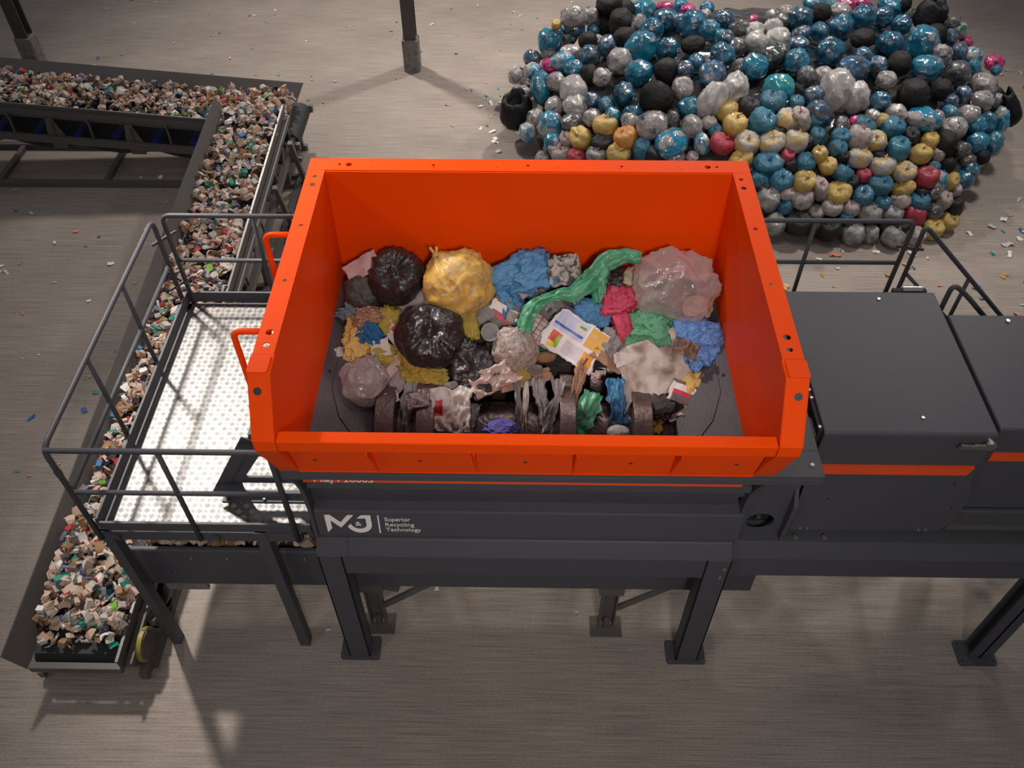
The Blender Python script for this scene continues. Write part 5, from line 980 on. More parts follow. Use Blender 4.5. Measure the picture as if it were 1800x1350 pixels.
slabx(MB(), XA, -4.75, 11.765, 11.80, -.34, -.30).build('rail_lip', BG, cb)
i = 0; x = -9.75
while x < -4.9:
    if i % 2 == 0:
        b = MB().add([(x - .14, 11.82, zB(x) - .33), (x + .14, 11.82, zB(x) - .33), (x - .0, 11.86, zB(x) - .02), (x - .09, 11.86, zB(x) - .02),
                      (x - .14, 11.84, zB(x) - .33), (x + .14, 11.84, zB(x) - .33), (x - .0, 11.88, zB(x) - .02), (x - .09, 11.88, zB(x) - .02)],
                     [(0, 1, 2, 3), (7, 6, 5, 4), (0, 4, 5, 1), (1, 5, 6, 2), (2, 6, 7, 3), (3, 7, 4, 0)])
        b.box(x - .008, x + .008, 11.79, 11.84, zB(x) - .33, zB(x) - .08)
        b = b.build('idler_bracket', BG, cb)
        MB().cyl((x - .03, 11.88, zB(x) - .05), (x - .03, 12.85, zB(x) - .05), .05, 12).build('idler_roller', M['yellow'], b, angle=40)
        MB().box(x - .10, x + .12, 11.80, 11.84, zB(x) - .52, zB(x) - .40).build('return_hanger', BG, b)
    else:
        MB().bar((x, 11.81, zB(x) - .34), (x - .02, 11.87, zB(x) + .04), .05, .02, (1, 0, 0)).build('stay', BG, cb)
    MB().bar((x + .30, 11.86, zB(x) - .34), (x + .30, 12.88, zB(x) - .34), .12, .03).build('cross_bar', M['blue'], cb)
    x += .58 if i % 2 == 0 else .62; i += 1
for y0 in (11.64, 12.74): MB().box(XA, -3.72, y0, y0 + .10, 0, .09).build('base_beam', BG, cb)
for x in (-10.4, -8.6, -6.86, -5.2, -3.9):
    MB().box(x, x + .08, 11.74, 12.74, 0, .08).build('cross_beam', BG, cb)
for x in (-10.4, -3.85):
    for y in (11.66, 12.76): MB().box(x, x + .07, y, y + .07, .09, zB(x) - .32).build('leg', BG, cb)

# ------------------------------------------------------------------ columns on concrete plinths
def column(x, y, label, h, ph):
    t = thing('steel_column', label, 'column', (x, y, 0))
    c = .155; b = .035
    MB().prism([(x - c + b, y - c), (x + c - b, y - c), (x + c, y - c + b), (x + c, y + c - b), (x + c - b, y + c), (x - c + b, y + c), (x - c, y + c - b), (x - c, y - c + b)], 'z', 0, ph).build('plinth', M['concrete'], t, bevel=.012)
    MB().box(x - .115, x + .115, y - .115, y - .09, ph, h).box(x - .115, x + .115, y + .09, y + .115, ph, h).box(x - .012, x + .012, y - .09, y + .09, ph, h).build('steel_section', M['column'], t)
column(-2.17, 15.56, 'grey steel column on concrete plinth near the picture top', 9.0, .62)
column(-9.10, 15.0, 'grey steel column on concrete plinth at the upper left corner', 9.0, .90)

# ------------------------------------------------------------------ shredded chips on the conveyors
CH = ['beige', 'pinkish', 'pale_grey', 'brown', 'maroon', 'green', 'lime', 'red', 'slate', 'blue', 'white']
CC = {'beige': (.50, .36, .27), 'pinkish': (.62, .42, .33), 'pale_grey': (.48, .44, .40), 'brown': (.30, .16, .075), 'maroon': (.022, .006, .007), 'green': (.01, .30, .20), 'lime': (.17, .42, .035), 'red': (.42, .02, .03), 'slate': (.12, .14, .20), 'blue': (.02, .14, .32), 'white': (.70, .66, .62)}
WT = [24, 18, 22, 17, 8, 2.2, 1.2, 2.2, 6, 1, 8]
chip_m = [mat('chip_' + c, CC[c], .7, vary=.12) for c in CH]
def chip_shape(k, seed):
    """small bent box, cube, strip or crumple; returns verts, faces about the origin"""
    r = random.Random(seed)
    if k == 0: L, W_, T, bend = r.uniform(.05, .085), r.uniform(.045, .07), r.uniform(.03, .05), 0
    elif k == 1: L, W_, T, bend = r.uniform(.09, .14), r.uniform(.02, .035), .010, r.uniform(-.03, .05)
    elif k == 2: L, W_, T, bend = r.uniform(.08, .12), r.uniform(.05, .08), .008, r.uniform(.01, .04)
    else: L, W_, T, bend = r.uniform(.07, .10), r.uniform(.05, .075), .02, r.uniform(-.02, .03)
    vs = []; n = 4
    for i in range(n):
        u = i / (n - 1) - .5
        for sy, sz in ((-1, -1), (1, -1), (1, 1), (-1, 1)):
            j = (lambda a: r.uniform(-a, a))
            jz = .016 if k == 3 else .004; jy = .014 if k >= 2 else .003
            vs.append((L * u + j(jy), sy * W_ / 2 + j(jy), sz * T / 2 + bend * (1 - 4 * u * u) + j(jz)))
    fs = [(3, 2, 1, 0), tuple(range((n - 1) * 4, n * 4))]
    for i in range(n - 1):
        for q in range(4): fs.append((i * 4 + q, i * 4 + (q + 1) % 4, (i + 1) * 4 + (q + 1) % 4, (i + 1) * 4 + q))
    return vs, fs
SHAPES = [chip_shape(k % 4, 100 + k) for k in range(20)]
chip_mesh = []
for i, (vs, fs) in enumerate(SHAPES):
    chip_mesh.append(MB().add(vs, fs).mesh('chip', chip_m[0]))
rnd = random.Random(11)
def rot_rand(tilt): return Euler((rnd.gauss(0, tilt), rnd.gauss(0, tilt), rnd.uniform(0, 6.28)))
def scatter(n, fx, fy, fz, layers):
    L = []
    for i in range(n):
        a, b = fx(), fy(); lay = rnd.random() ** 1.3 * layers
        L.append((a, b, fz(a, b) + .03 + lay, rot_rand(.55), rnd.randrange(20), rnd.choices(range(len(CH)), WT)[0], rnd.uniform(.85, 1.35)))
    return L
A = scatter(1750, lambda: rnd.uniform(-4.66, -3.83), lambda: 3.58 + rnd.random() * 8.55, lambda x, y: zA(y), .10)
A += scatter(330, lambda: max(-4.64, min(-3.84, rnd.gauss(-4.2, .28))), lambda: 3.75 + abs(rnd.gauss(0, .8)), lambda x, y: zA(y) + .06, .16)
A.sort(key=lambda t: t[1])
B = scatter(1300, lambda: rnd.uniform(-9.9, -3.85), lambda: max(11.95, min(12.86, rnd.gauss(12.48, .27))), lambda x, y: zB(x) + max(0, (y - 12.45)) * .12, .07)
B += scatter(330, lambda: max(-4.75, min(-3.78, rnd.gauss(-4.15, .25))), lambda: rnd.uniform(11.95, 12.84), lambda x, y: zB(x) + .04 + .16 * max(0, 1 - abs(x + 3.95) / .35) * max(0, (y - 12.2)), .16)
D = scatter(330, lambda: rnd.uniform(-3.52, -1.70), lambda: rnd.uniform(4.16, 4.6), lambda x, y: 1.33, .10)
def chips_stuff(name, L, label):
    mb = MB()
    for (x, y, z, e, k, c, s) in L:
        m = e.to_matrix(); mb.cur = c; o = Vector((x, y, z))
        mb.add([o + m @ (Vector(v) * s) for v in SHAPES[k][0]], SHAPES[k][1])
    me = mb.mesh(name, chip_m); o = bpy.data.objects.new(name, me); C.objects.link(o)
    return tag(o, label, 'shredded waste', kind='stuff')
CL = {'beige': 'beige', 'pinkish': 'pinkish beige', 'pale_grey': 'pale grey', 'brown': 'brown cardboard', 'maroon': 'dark maroon', 'green': 'bright green', 'lime': 'lime green', 'red': 'red', 'slate': 'slate blue', 'blue': 'blue', 'white': 'white'}
for (x, y, z, e, k, c, s) in A[:300]:
    o = bpy.data.objects.new('shredded_chip', chip_mesh[k]); C.objects.link(o)
    o.location = (x, y, z); o.rotation_euler = e; o.scale = (s, s, s)
    o.material_slots[0].link = 'OBJECT'; o.material_slots[0].material = chip_m[c]
    f_ = ('blocky', 'strip shaped', 'flat curved', 'crumpled')[k % 4]; tag(o, CL[CH[c]] + ' ' + f_ + ' shredded chip at the near end of the inclined conveyor', 'chip', CL[CH[c]] + ' ' + f_ + ' chips at the near conveyor end')
chips_stuff('shredded_chips', A[300:], 'shredded mixed chips covering the inclined conveyor belt beyond its near end')
chips_stuff('shredded_chips', B, 'shredded mixed chips on the conveyor crossing the upper left')
chips_stuff('shredded_chips', D, 'shredded chips on the discharge belt below the platform edge')

# ------------------------------------------------------------------ litter on the floor
LC = {'white': ((.72, .68, .64), 'small white paper scrap'), 'salmon': ((.55, .20, .13), 'small salmon pink scrap'), 'ochre': ((.45, .27, .08), 'small ochre yellow scrap'), 'blue': ((.01, .10, .32), 'small blue plastic scrap'), 'teal': ((.02, .22, .24), 'small teal plastic scrap'), 'palegrey': ((.42, .40, .38), 'small pale grey scrap'), 'green': ((.12, .30, .05), 'small green plastic scrap')}
LM = {k: mat('litter_' + k, v[0], .5, vary=.15) for k, v in LC.items()}
lit_mesh = []
for i in range(12):
    r = random.Random(300 + i); L, W_ = r.uniform(.06, .12), r.uniform(.025, .06); vs = []
    for j in range(4):
        u = j / 3 - .5; zz = r.uniform(.0, .02)
        for sy, sz in ((-1, 0), (1, 0), (1, 1), (-1, 1)): vs.append((L * u + r.uniform(-.008, .008), sy * W_ / 2 + r.uniform(-.008, .008), zz + sz * .004))
    fs = [(3, 2, 1, 0), (12, 13, 14, 15)] + [(a * 4 + q, a * 4 + (q + 1) % 4, (a + 1) * 4 + (q + 1) % 4, (a + 1) * 4 + q) for a in range(3) for q in range(4)]
    lit_mesh.append(MB().add(vs, fs).mesh('scrap', LM['white']))
zones = [(62, lambda: (rnd.uniform(5.4, 9.0), rnd.uniform(8.6, 11.6)), 1.2, 'on the floor right of the bag heap'),
         (26, lambda: (rnd.uniform(7.6, 9.6), rnd.uniform(11.4, 16.5)), 1.0, 'on the floor beyond the heap, right side'),
         (34, lambda: (rnd.gauss(-.15, .35), rnd.uniform(11.9, 14.6)), 1.0, 'on the floor along the heap left edge'),
         (16, lambda: (rnd.uniform(2.6, 5.4), rnd.uniform(8.6, 10.4)), 1.2, 'on the floor in front of the bag heap'),
         (98, lambda: (rnd.uniform(-10, 1.5), rnd.uniform(13.3, 19)), .75, 'on the floor beyond the conveyors'),
         (34, lambda: (rnd.uniform(-8.5, -4.9), rnd.uniform(9.0, 12.7)), .9, 'on the floor by the upper left conveyor'),
         (24, lambda: (rnd.uniform(-7.2, -5.0), rnd.uniform(4.0, 9.0)), .8, 'on the floor left of the inclined conveyor'),
         (6, lambda: (rnd.uniform(-2.6, 1.2), rnd.uniform(4.0, 4.9)), .8, 'on the floor under the shredder')]
def dome(x, y):
    r = math.sqrt(((x - 4.2) / 4.75) ** 2 + ((y - 13.55) / 3.25) ** 2)
    return 0 if r >= 1 else 1.75 * (1 - r ** 2.8) ** .75
for n, fn, s, where in zones:
    i = 0
    while i < n:
        x, y = fn()
        if dome(x, y) > 0 or (-4.9 < x < -3.45 and y < 12.1) or (11.6 < y < 12.9 and x < -3.6 and rnd.random() < .7): continue
        c = rnd.choices(list(LC), [34, 15, 15, 10, 7, 14, 5])[0]
        o = bpy.data.objects.new('litter_scrap', lit_mesh[rnd.randrange(12)]); C.objects.link(o)
        o.location = (x, y, .001); o.rotation_euler = (rnd.gauss(0, .05), rnd.gauss(0, .05), rnd.uniform(0, 6.28)); k = s * rnd.uniform(.6, 1.3); o.scale = (k, k, k)
        o.material_slots[0].link = 'OBJECT'; o.material_slots[0].material = LM[c]
        tag(o, LC[c][1] + ' ' + where, 'litter', c + ' scraps ' + where); i += 1

# ------------------------------------------------------------------ bag shapes
def ico(sub):
    bm = bmesh.new(); bmesh.ops.create_icosphere(bm, subdivisions=sub, radius=1)
    vs = [v.co.copy() for v in bm.verts]; fs = [tuple(v.index for v in f.verts) for f in bm.faces]; bm.free(); return vs, fs
ICO = {k: ico(k) for k in (3, 4, 5)}
nz = noise.noise
def rg(p): return 1 - 2 * abs(nz(p))
def r2(p): return max(0, 1 - 2.6 * abs(nz(p))) ** 1.5
def rad(d, s, k=2.6): 
    h = math.hypot(d.x, d.y) + 1e-6; return r2(Vector((d.x / h * k, d.y / h * k, d.z * .5)) + s)
def sm(a, b, x):
    t = max(0, min(1, (x - a) / (b - a))); return t * t * (3 - 2 * t)
def shape(kind, seed, sub=4):
    s = Vector((seed * 3.7, seed * 1.3 + 5, -seed * 2.1)); vs, fs = ICO[sub]; out = []
    for d in vs:
        ph = math.atan2(d.y, d.x)
        if kind == 'tied':
            r = 1 + .10 * nz(d * 1.3 + s) + .05 * r2(d * 2.2 + s) + .015 * nz(d * 6 + s)
            k = sm(-.1, .8, d.z); r += k * (.11 * rad(d, s, 2.4) + .06 * rad(d, s + Vector((4, 4, 4)), 5.0)) * (1 - sm(.95, 1, d.z)) - .22 * sm(.74, .99, d.z)
            if d.z > .985: r += .16
            v = d * r; v.z = max(v.z, -.80 + .05 * nz(d * 3))
        elif kind == 'gloss':
            r = 1 + .15 * nz(d * 1.25 + s) + .09 * r2(d * 1.8 + s) + .05 * r2(d * 4 + s) + .02 * nz(d * 6 + s)
            v = d * r
        elif kind == 'crumple':
            r = 1 + .12 * nz(d * 1.4 + s) + .05 * nz(d * 4 + s) + .035 * rg(d * 8 + s) + .02 * nz(d * 16 + s); v = d * r
        elif kind == 'facet':
            r = 1 + .20 * nz(d * 1.2 + s) + .14 * r2(d * 1.6 + s) + .05 * r2(d * 3.4 + s) + .015 * nz(d * 6 + s); v = d * r
        elif kind == 'jag':
            r = 1 + .12 * nz(d * 1.6 + s) + .05 * rg(d * 3 + s); v = d * r
            if d.z > .1:
                v.z += .40 * sm(.1, .6, d.z) * (1 - sm(.75, .95, d.z)) * (.7 + 1.1 * nz(Vector((math.cos(ph) * 1.6, math.sin(ph) * 1.6, seed))))
                if d.z > .8: v.z -= .5 * sm(.8, 1, d.z)
        elif kind == 'film':
            q = d * 1.2 + s; wv = Vector((nz(q), nz(q + Vector((7, 0, 0))), nz(q + Vector((0, 9, 0))))) * .8
            g = Vector((d.x * 1.1, d.y * 2.4, d.z * 1.6)) + s + wv
            r = .88 + .36 * nz(d * 1.25 + s) + .34 * r2(g * .8) + .17 * r2(g * 1.8) + .05 * r2(g * 3.6) - .15 * r2(g * 1.1 + Vector((3, 1, 4)))
            v = d * r
        elif kind == 'clear':
            wv = Vector((nz(d + s), nz(d * 1.1 - s), nz(d * .9 + s * 2))) * .6
            r = .96 + .22 * nz(d * 1.2 + s) + .16 * r2(d * 1.5 + s + wv) + .07 * r2(d * 2.8 + s + wv)
            v = d * r
        elif kind == 'flat':
            rr = math.hypot(d.x, d.y); r = 1 + .14 * nz(d * 1.4 + s) + .05 * nz(d * 3 + s)
            v = d * r; v.z += (.34 * rad(d, s, 2.6) * sm(.06, .3, rr) * (1 - sm(.8, 1, rr)) + .20 * rad(d, s + Vector((5, 1, 2)), 5.2) * sm(.1, .4, rr) * (1 - sm(.7, 1, rr)) + .14 * r2(d * 2.2 + s) * sm(.4, .8, rr)) * (d.z > -.2)
            if d.z > 0: v.z -= .28 * (1 - sm(0, .4, rr))
        elif kind == 'ear' or kind == 'ear2':
            r = 1 + .16 * nz(d * 1.2 + s) + .12 * r2(d * 1.5 + s) + .05 * r2(d * 3.5 + s) + .02 * r2(d * 8 + s)
            k = sm(.1, .9, d.z); r += k * .09 * rad(d, s, 3.2); v = d * r
            if d.z > .7:
                kk = sm(.7, .98, d.z); v.x *= 1 - .55 * kk; v.y *= 1 - .55 * kk; v.z += .12 * kk
        else:
            r = 1 + .15 * nz(d * 1.3 + s) + .06 * rg(d * 2.3 + s) + .03 * nz(d * 6 + s); v = d * r
        out.append(v)
    return out, fs
def shape_mesh(kind, seed, m, sub=4, name='bag'):
    v, f = shape(kind, seed, sub); return MB().add(v, f).mesh(name, m, smooth=True)
def knot_mesh(seed, m):
    r = random.Random(seed); mb = MB()
    mb.tube([(0, 0, -.10), (0, 0, .10)], .10, seg=8)
    for k in range(2):
        a = r.uniform(0, 6.28); L = r.uniform(.16, .34)
        mb.tube([(0, 0, .04), (math.cos(a) * .10, math.sin(a) * .10, .10), (math.cos(a) * (L * .8), math.sin(a) * (L * .8), .14 + r.uniform(-.04, .22))], .05, bend=.05, seg=7)
    mb.tube([(math.cos(t) * .11, math.sin(t) * .11, .04) for t in [i * PI / 3 for i in range(7)]], .045, bend=.03, seg=6)
    return mb.mesh('knot', m, smooth=True)

def film(name, c1, c2, c3=None, rough=.12, ms=2.2, lo=.42, hi=.58, bump=(5, .35), vary=.15, coat=.9, spec=.6):
    return mat(name, c1, rough, spec=spec, mix=(c2, ms, lo, hi) + ((c3,) if c3 else ()), bump=bump, vary=vary, coat=coat)
FM = {
 'B': film('film_blue', (.006, .165, .245), (.004, .105, .19), (.22, .23, .26), ms=1.5, bump=(4, .6)),
 'D': film('film_dark_blue', (.005, .040, .080), (.007, .13, .225), (.12, .12, .15), ms=1.4, lo=.42, hi=.60, bump=(4, .6)),
 'G': film('film_pale_grey', (.33, .305, .295), (.23, .212, .206), (.06, .056, .056), ms=1.6, bump=(5, .6)),
 'g': film('film_dark_grey', (.045, .043, .043), (.12, .11, .11), (.02, .06, .09), bump=(5, .5)),
 'K': mat('bag_matte_black', (.011, .010, .0105), .62, spec=.3, bump=(9, .5), vary=.3),
 'k': mat('bag_satin_black', (.014, .013, .0135), .45, spec=.35, bump=(26, .35, (1, 1, .4)), vary=.3),
 'Y': film('bag_yellow', (.52, .35, .09), (.38, .26, .07), None, rough=.34, ms=2.5, lo=.3, hi=.75, bump=(16, .5), coat=.15),
 'y': film('bag_yellow_grey', (.46, .33, .12), (.36, .335, .31), None, rough=.34, ms=1.3, lo=.44, hi=.52, bump=(16, .5), coat=.15),
 'P': film('film_pink', (.55, .012, .15), (.30, .008, .09), (.03, .01, .02), bump=(4, .6)),
 'R': film('bag_red', (.36, .022, .045), (.25, .018, .035), None, rough=.36, lo=.35, hi=.7, bump=(18, .45), coat=.12),
 'W': film('film_milky', (.46, .43, .42), (.34, .32, .31), None, rough=.22, lo=.35, hi=.7, bump=(5, .45), coat=.3),
 'M': film('film_multi', (.045, .045, .05), (.012, .10, .21), (.20, .18, .19), lo=.43, hi=.55, ms=1.5, bump=(5, .5)),
 'N': film('film_dark_green', (.022, .030, .026), (.05, .06, .052), (.02, .07, .07), bump=(4, .5)),
 'O': film('bag_orange', (.52, .22, .035), (.40, .16, .03), None, rough=.34, lo=.35, hi=.7, bump=(16, .5), coat=.15),
 'S': film('bag_silver', (.31, .30, .285), (.13, .127, .122), None, rough=.34, ms=1.6, lo=.40, hi=.62, bump=(18, .5), coat=.2),
 'V': film('bag_mottled', (.40, .32, .30), (.26, .225, .215), (.12, .09, .085), rough=.36, ms=3.2, lo=.46, hi=.60, bump=(22, .5), coat=.1),
 'H': film('film_half_blue', (.33, .31, .30), (.010, .19, .33), None, ms=1.1, lo=.49, hi=.52, bump=(5, .45)),
 'E': film('film_grey_green', (.30, .27, .26), (.01, .10, .065), None, ms=1.4, lo=.50, hi=.56, bump=(5, .45)),
 'b': film('bag_satin_blue', (.008, .11, .19), (.022, .16, .23), (.13, .17, .19), rough=.30, ms=1.4, lo=.40, hi=.60, bump=(14, .9), coat=.25),
 'T': film('film_teal', (.012, .20, .30), (.02, .22, .17), (.30, .30, .28), ms=2.0, bump=(4, .45)),
 'X': mat('sack_black', (.006, .006, .0075), .5, spec=.3, bump=(6, .5)),
}
KM = {'Y': mat('knot_yellow', (.45, .24, .05), .4), 'y': mat('knot_amber', (.50, .27, .06), .4), 'O': mat('knot_orange', (.55, .22, .03), .4), 'R': mat('knot_red', (.36, .03, .05), .4), 'S': mat('knot_grey', (.25, .24, .22), .4),
      'b': mat('knot_blue', (.015, .07, .22), .4), 'k': mat('knot_black', (.015, .013, .025), .4), 'V': mat('knot_pink', (.40, .10, .10), .4)}
kind_of = lambda t: 'tied' if t in 'YyRObkSV' else 'crumple' if t == 'K' else 'jag' if t == 'X' else 'facet' if t == 'W' else 'gloss'
POOL = {k: [shape_mesh(k, i + 1, FM['B'], 4) for i in range(n)] for k, n in (('tied', 8), ('gloss', 8), ('crumple', 4), ('facet', 3), ('jag', 2))}
KN = [knot_mesh(i, KM['Y']) for i in range(6)]
strap_me = MB().box(-.09, .09, -.03, .03, .85, 1.75).mesh('strap', mat('strap_mauve', (.16, .10, .12), .5))
# dark film that fills the gaps
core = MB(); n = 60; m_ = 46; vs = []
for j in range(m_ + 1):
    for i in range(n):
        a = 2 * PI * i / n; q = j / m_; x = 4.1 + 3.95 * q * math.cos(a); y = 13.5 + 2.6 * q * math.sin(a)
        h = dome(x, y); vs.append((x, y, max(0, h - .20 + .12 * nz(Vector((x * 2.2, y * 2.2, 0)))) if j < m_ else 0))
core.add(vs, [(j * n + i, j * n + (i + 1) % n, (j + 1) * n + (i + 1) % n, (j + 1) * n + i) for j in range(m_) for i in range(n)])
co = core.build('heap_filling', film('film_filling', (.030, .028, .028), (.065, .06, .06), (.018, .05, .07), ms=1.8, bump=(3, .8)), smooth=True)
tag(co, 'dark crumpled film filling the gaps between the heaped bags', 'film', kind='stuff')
rb_ = random.Random(5)
for (t, x, y, z, a, b, label) in BAGS:
    k = kind_of(t); pool = POOL[k]
    me = pool[rb_.randrange(len(pool))]
    o = bpy.data.objects.new('open_sack' if t == 'X' else 'tied_bag' if k == 'tied' else 'film_bag', me); C.objects.link(o)
    o.location = (x, y, z); o.scale = (a, (a * .4 + b * .6), b)
    tl = rb_.uniform(-.1, .5) if k == 'tied' else rb_.uniform(-.3, .3)
    o.rotation_euler = (tl, rb_.gauss(0, .25) if k == 'tied' else rb_.gauss(0, .2), rb_.uniform(-.5, .5) if (k == 'jag' or abs(a - b) > .03) else rb_.uniform(0, 6.28) if k != 'tied' else rb_.gauss(0, .5))
    o.material_slots[0].link = 'OBJECT'; o.material_slots[0].material = FM[t]
    tag(o, label, 'bag', 'bags of the waste heap')
    if t in KM and b > .10:
        kn = bpy.data.objects.new('knot', KN[rb_.randrange(6)]); C.objects.link(kn); kn.parent = o
        kn.location = (0, 0, .90); kn.scale = (1, 1, 1)
        kn.material_slots[0].link = 'OBJECT'; kn.material_slots[0].material = KM[t]
    if t == 'E':
        kn = bpy.data.objects.new('strap', strap_me); C.objects.link(kn); kn.parent = o

# ------------------------------------------------------------------ waste in the hopper
W = {}
def fw(n, c1, c2, rough=.34, ms=6, lo=.3, hi=.75, bump=(9, .55, (1, 3.5, 1)), **k): W[n] = mat(n, c1, rough, mix=(c2, ms, lo, hi), bump=bump, **k)
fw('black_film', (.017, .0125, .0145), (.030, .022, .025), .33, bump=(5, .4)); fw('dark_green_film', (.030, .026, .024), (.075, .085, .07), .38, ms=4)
fw('yellow_film', (.58, .36, .075), (.34, .24, .13), .42, ms=4.5, lo=.45, hi=.70, bump=(7, .5)); fw('mustard_film', (.32, .23, .03), (.42, .30, .05), .38)
fw('blue_film', (.04, .17, .36), (.09, .25, .44), .36, bump=(9, .6)); fw('blue_film2', (.015, .11, .24), (.04, .17, .32), .36); fw('bright_blue_film', (.05, .15, .45), (.16, .32, .60), .34, bump=(9, .6))
fw('bright_blue2', (.006, .085, .22), (.01, .12, .30), .4); fw('cyan_film', (.01, .26, .48), (.12, .45, .62), .38); fw('red_film', (.48, .035, .09), (.36, .02, .06), .34, bump=(9, .5))
fw('green_film', (.04, .24, .12), (.10, .34, .20), .38, bump=(10, .6)); fw('green_film_dirt', (.09, .30, .17), (.012, .02, .012), .4, ms=9, lo=.60, hi=.68)
fw('newsprint', (.42, .38, .36), (.06, .055, .055), .8, ms=14, lo=.48, hi=.60); fw('cream_cloth', (.50, .42, .27), (.40, .33, .22), .8); fw('peach', (.60, .36, .22), (.55, .47, .40), .6, ms=5)
fw('brown_paper', (.24, .15, .11), (.17, .10, .075), .7); fw('grey_tray', (.14, .125, .105), (.10, .088, .075), .4, ms=5)
fw('pink_card', (.46, .30, .29), (.36, .24, .23), .6); fw('white_paper', (.52, .47, .45), (.36, .32, .31), .75, ms=8); fw('grey_paper', (.36, .325, .32), (.24, .215, .215), .75, ms=7)
fw('red_paper', (.50, .02, .05), (.40, .015, .04), .5); fw('meat_paper', (.42, .32, .29), (.36, .10, .05), .55, ms=6, lo=.55, hi=.68); fw('kraft', (.30, .165, .10), (.22, .12, .075), .7, ms=8)
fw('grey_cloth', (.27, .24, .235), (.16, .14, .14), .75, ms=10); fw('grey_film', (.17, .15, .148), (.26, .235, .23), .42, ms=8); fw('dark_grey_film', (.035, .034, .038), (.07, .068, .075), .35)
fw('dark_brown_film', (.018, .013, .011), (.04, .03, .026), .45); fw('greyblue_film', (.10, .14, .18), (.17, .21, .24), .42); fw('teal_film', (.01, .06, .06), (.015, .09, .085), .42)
fw('brown_cloth', (.20, .085, .04), (.42, .28, .20), .7, ms=5, lo=.45, hi=.6); fw('brown_food', (.20, .10, .045), (.28, .15, .07), .5); fw('deep_green', (.006, .12, .02), (.02, .18, .05), .4)
fw('foil', (.62, .60, .60), (.45, .43, .43), .22, bump=(30, .9), metal=.9); fw('violet_film', (.09, .08, .36), (.14, .12, .44), .38); fw('dark_card', (.05, .04, .04), (.03, .025, .025), .6)
fw('cup_grey', (.34, .33, .325), (.30, .29, .285), .4); fw('caramel', (.45, .24, .04), (.36, .18, .03), .5)
W['clear_film'] = mat('clear_film', (.52, .45, .445), .10, spec=.8, bump=(3.5, .5), coat=1.0, trans=(.74, (.96, .90, .89), .5))
W['dirty_clear'] = mat('dirty_clear', (.42, .36, .33), .22, spec=.5, mix=((.22, .17, .13), 6, .45, .7), bump=(7, .6), coat=.3, trans=(.30, (.85, .8, .76), .4))
W['dirty_clear2'] = mat('dirty_clear2', (.40, .34, .345), .18, spec=.5, bump=(8, .6), coat=.5, trans=(.42, (.85, .78, .78), .45))
W['stained_paper'] = mat('stained_paper', (.44, .375, .345), .7, mix=((.16, .11, .08), 4.0, .47, .62, (.30, .13, .03)), bump=(20, .3))
W['carton_print'] = rect_mat('carton_print', (.60, .56, .57), [(.05, .62, .52, .95, (.40, .42, .56)), (.06, .60, .60, .66, (.03, .09, .33)), (.66, .98, .50, .97, (.56, .30, .05)), (.40, .60, .70, .90, (.50, .47, .38)), (.46, .58, .80, .86, (.05, .24, .15)),
                           (.10, .30, .20, .46, (.52, .07, .025)), (.22, .30, .12, .40, (.22, .36, .03)), (.12, .24, .06, .18, (.60, .45, .03)), (.38, .80, .10, .42, (.47, .43, .47)), (.74, .95, .04, .40, (.55, .22, .02)), (.82, .86, .1, .3, (.05, .05, .08))], .45)
W['red_white_card'] = rect_mat('red_white_card', (.11, .08, .07), [(.0, .95, .55, .85, (.60, .55, .53)), (.1, .80, .36, .52, (.52, .01, .05)), (.0, .12, .0, .9, (.55, .5, .48))], .5)
W['red_white_paper'] = rect_mat('red_white_paper', (.50, .455, .43), [(.10, .30, .35, .72, (.50, .06, .06))], .6)
W['hatched_paper'] = rect_mat('hatched_paper', (.44, .33, .31), [(.04 + i * .16, .065 + i * .16, 0., 1., (.13, .07, .07)) for i in range(6)] + [(0., 1., .1 + i * .2, .13 + i * .2, (.13, .07, .07)) for i in range(5)], .6)
rh = random.Random(77)
def rag_mesh(wd, ht, seed, m):
    nx, ny = 14, 26; s = Vector((seed * 1.7, seed * .9, 0)); vs = []
    for j in range(ny + 1):
        v = j / ny * 2 - 1
        cx = .5 * wd * nz(Vector((v * 1.2, seed, 1))) ; ww = wd * (.75 + .5 * nz(Vector((v * 1.6, 5, seed))))
        for i in range(nx + 1):
            u = i / nx * 2 - 1; e = abs(v) ** 6
            x = cx + ww * u * (1 + .35 * nz(Vector((u * 3, v * 4, seed)))); y = ht * (v + .22 * e * nz(Vector((u * 4, v, seed + 9))))
            z = .035 * r2(Vector((u * 2.2, v * .9, seed)) + s) + .03 * nz(Vector((u * 1.5, v * 1.3, seed + 4))) + .015 * r2(Vector((u * 5, v * 2.2, seed + 2))) - .05 * v * v
            vs.append((x, y, z))
    k = nx + 1; fs = [(j * k + i, j * k + i + 1, (j + 1) * k + i + 1, (j + 1) * k + i) for j in range(ny) for i in range(nx)]
    top = len(vs); vs += [(x, y, z - .003) for x, y, z in vs]; fs += [tuple(top + q for q in reversed(f)) for f in fs]
    ring = [i for i in range(nx)] + [j * k + nx for j in range(ny)] + [ny * k + i for i in range(nx, 0, -1)] + [j * k for j in range(ny, 0, -1)]
    fs += [(ring[a], top + ring[a], top + ring[(a + 1) % len(ring)], ring[(a + 1) % len(ring)]) for a in range(len(ring))]
    return MB().add(vs, fs).mesh('rag', m, smooth=True)
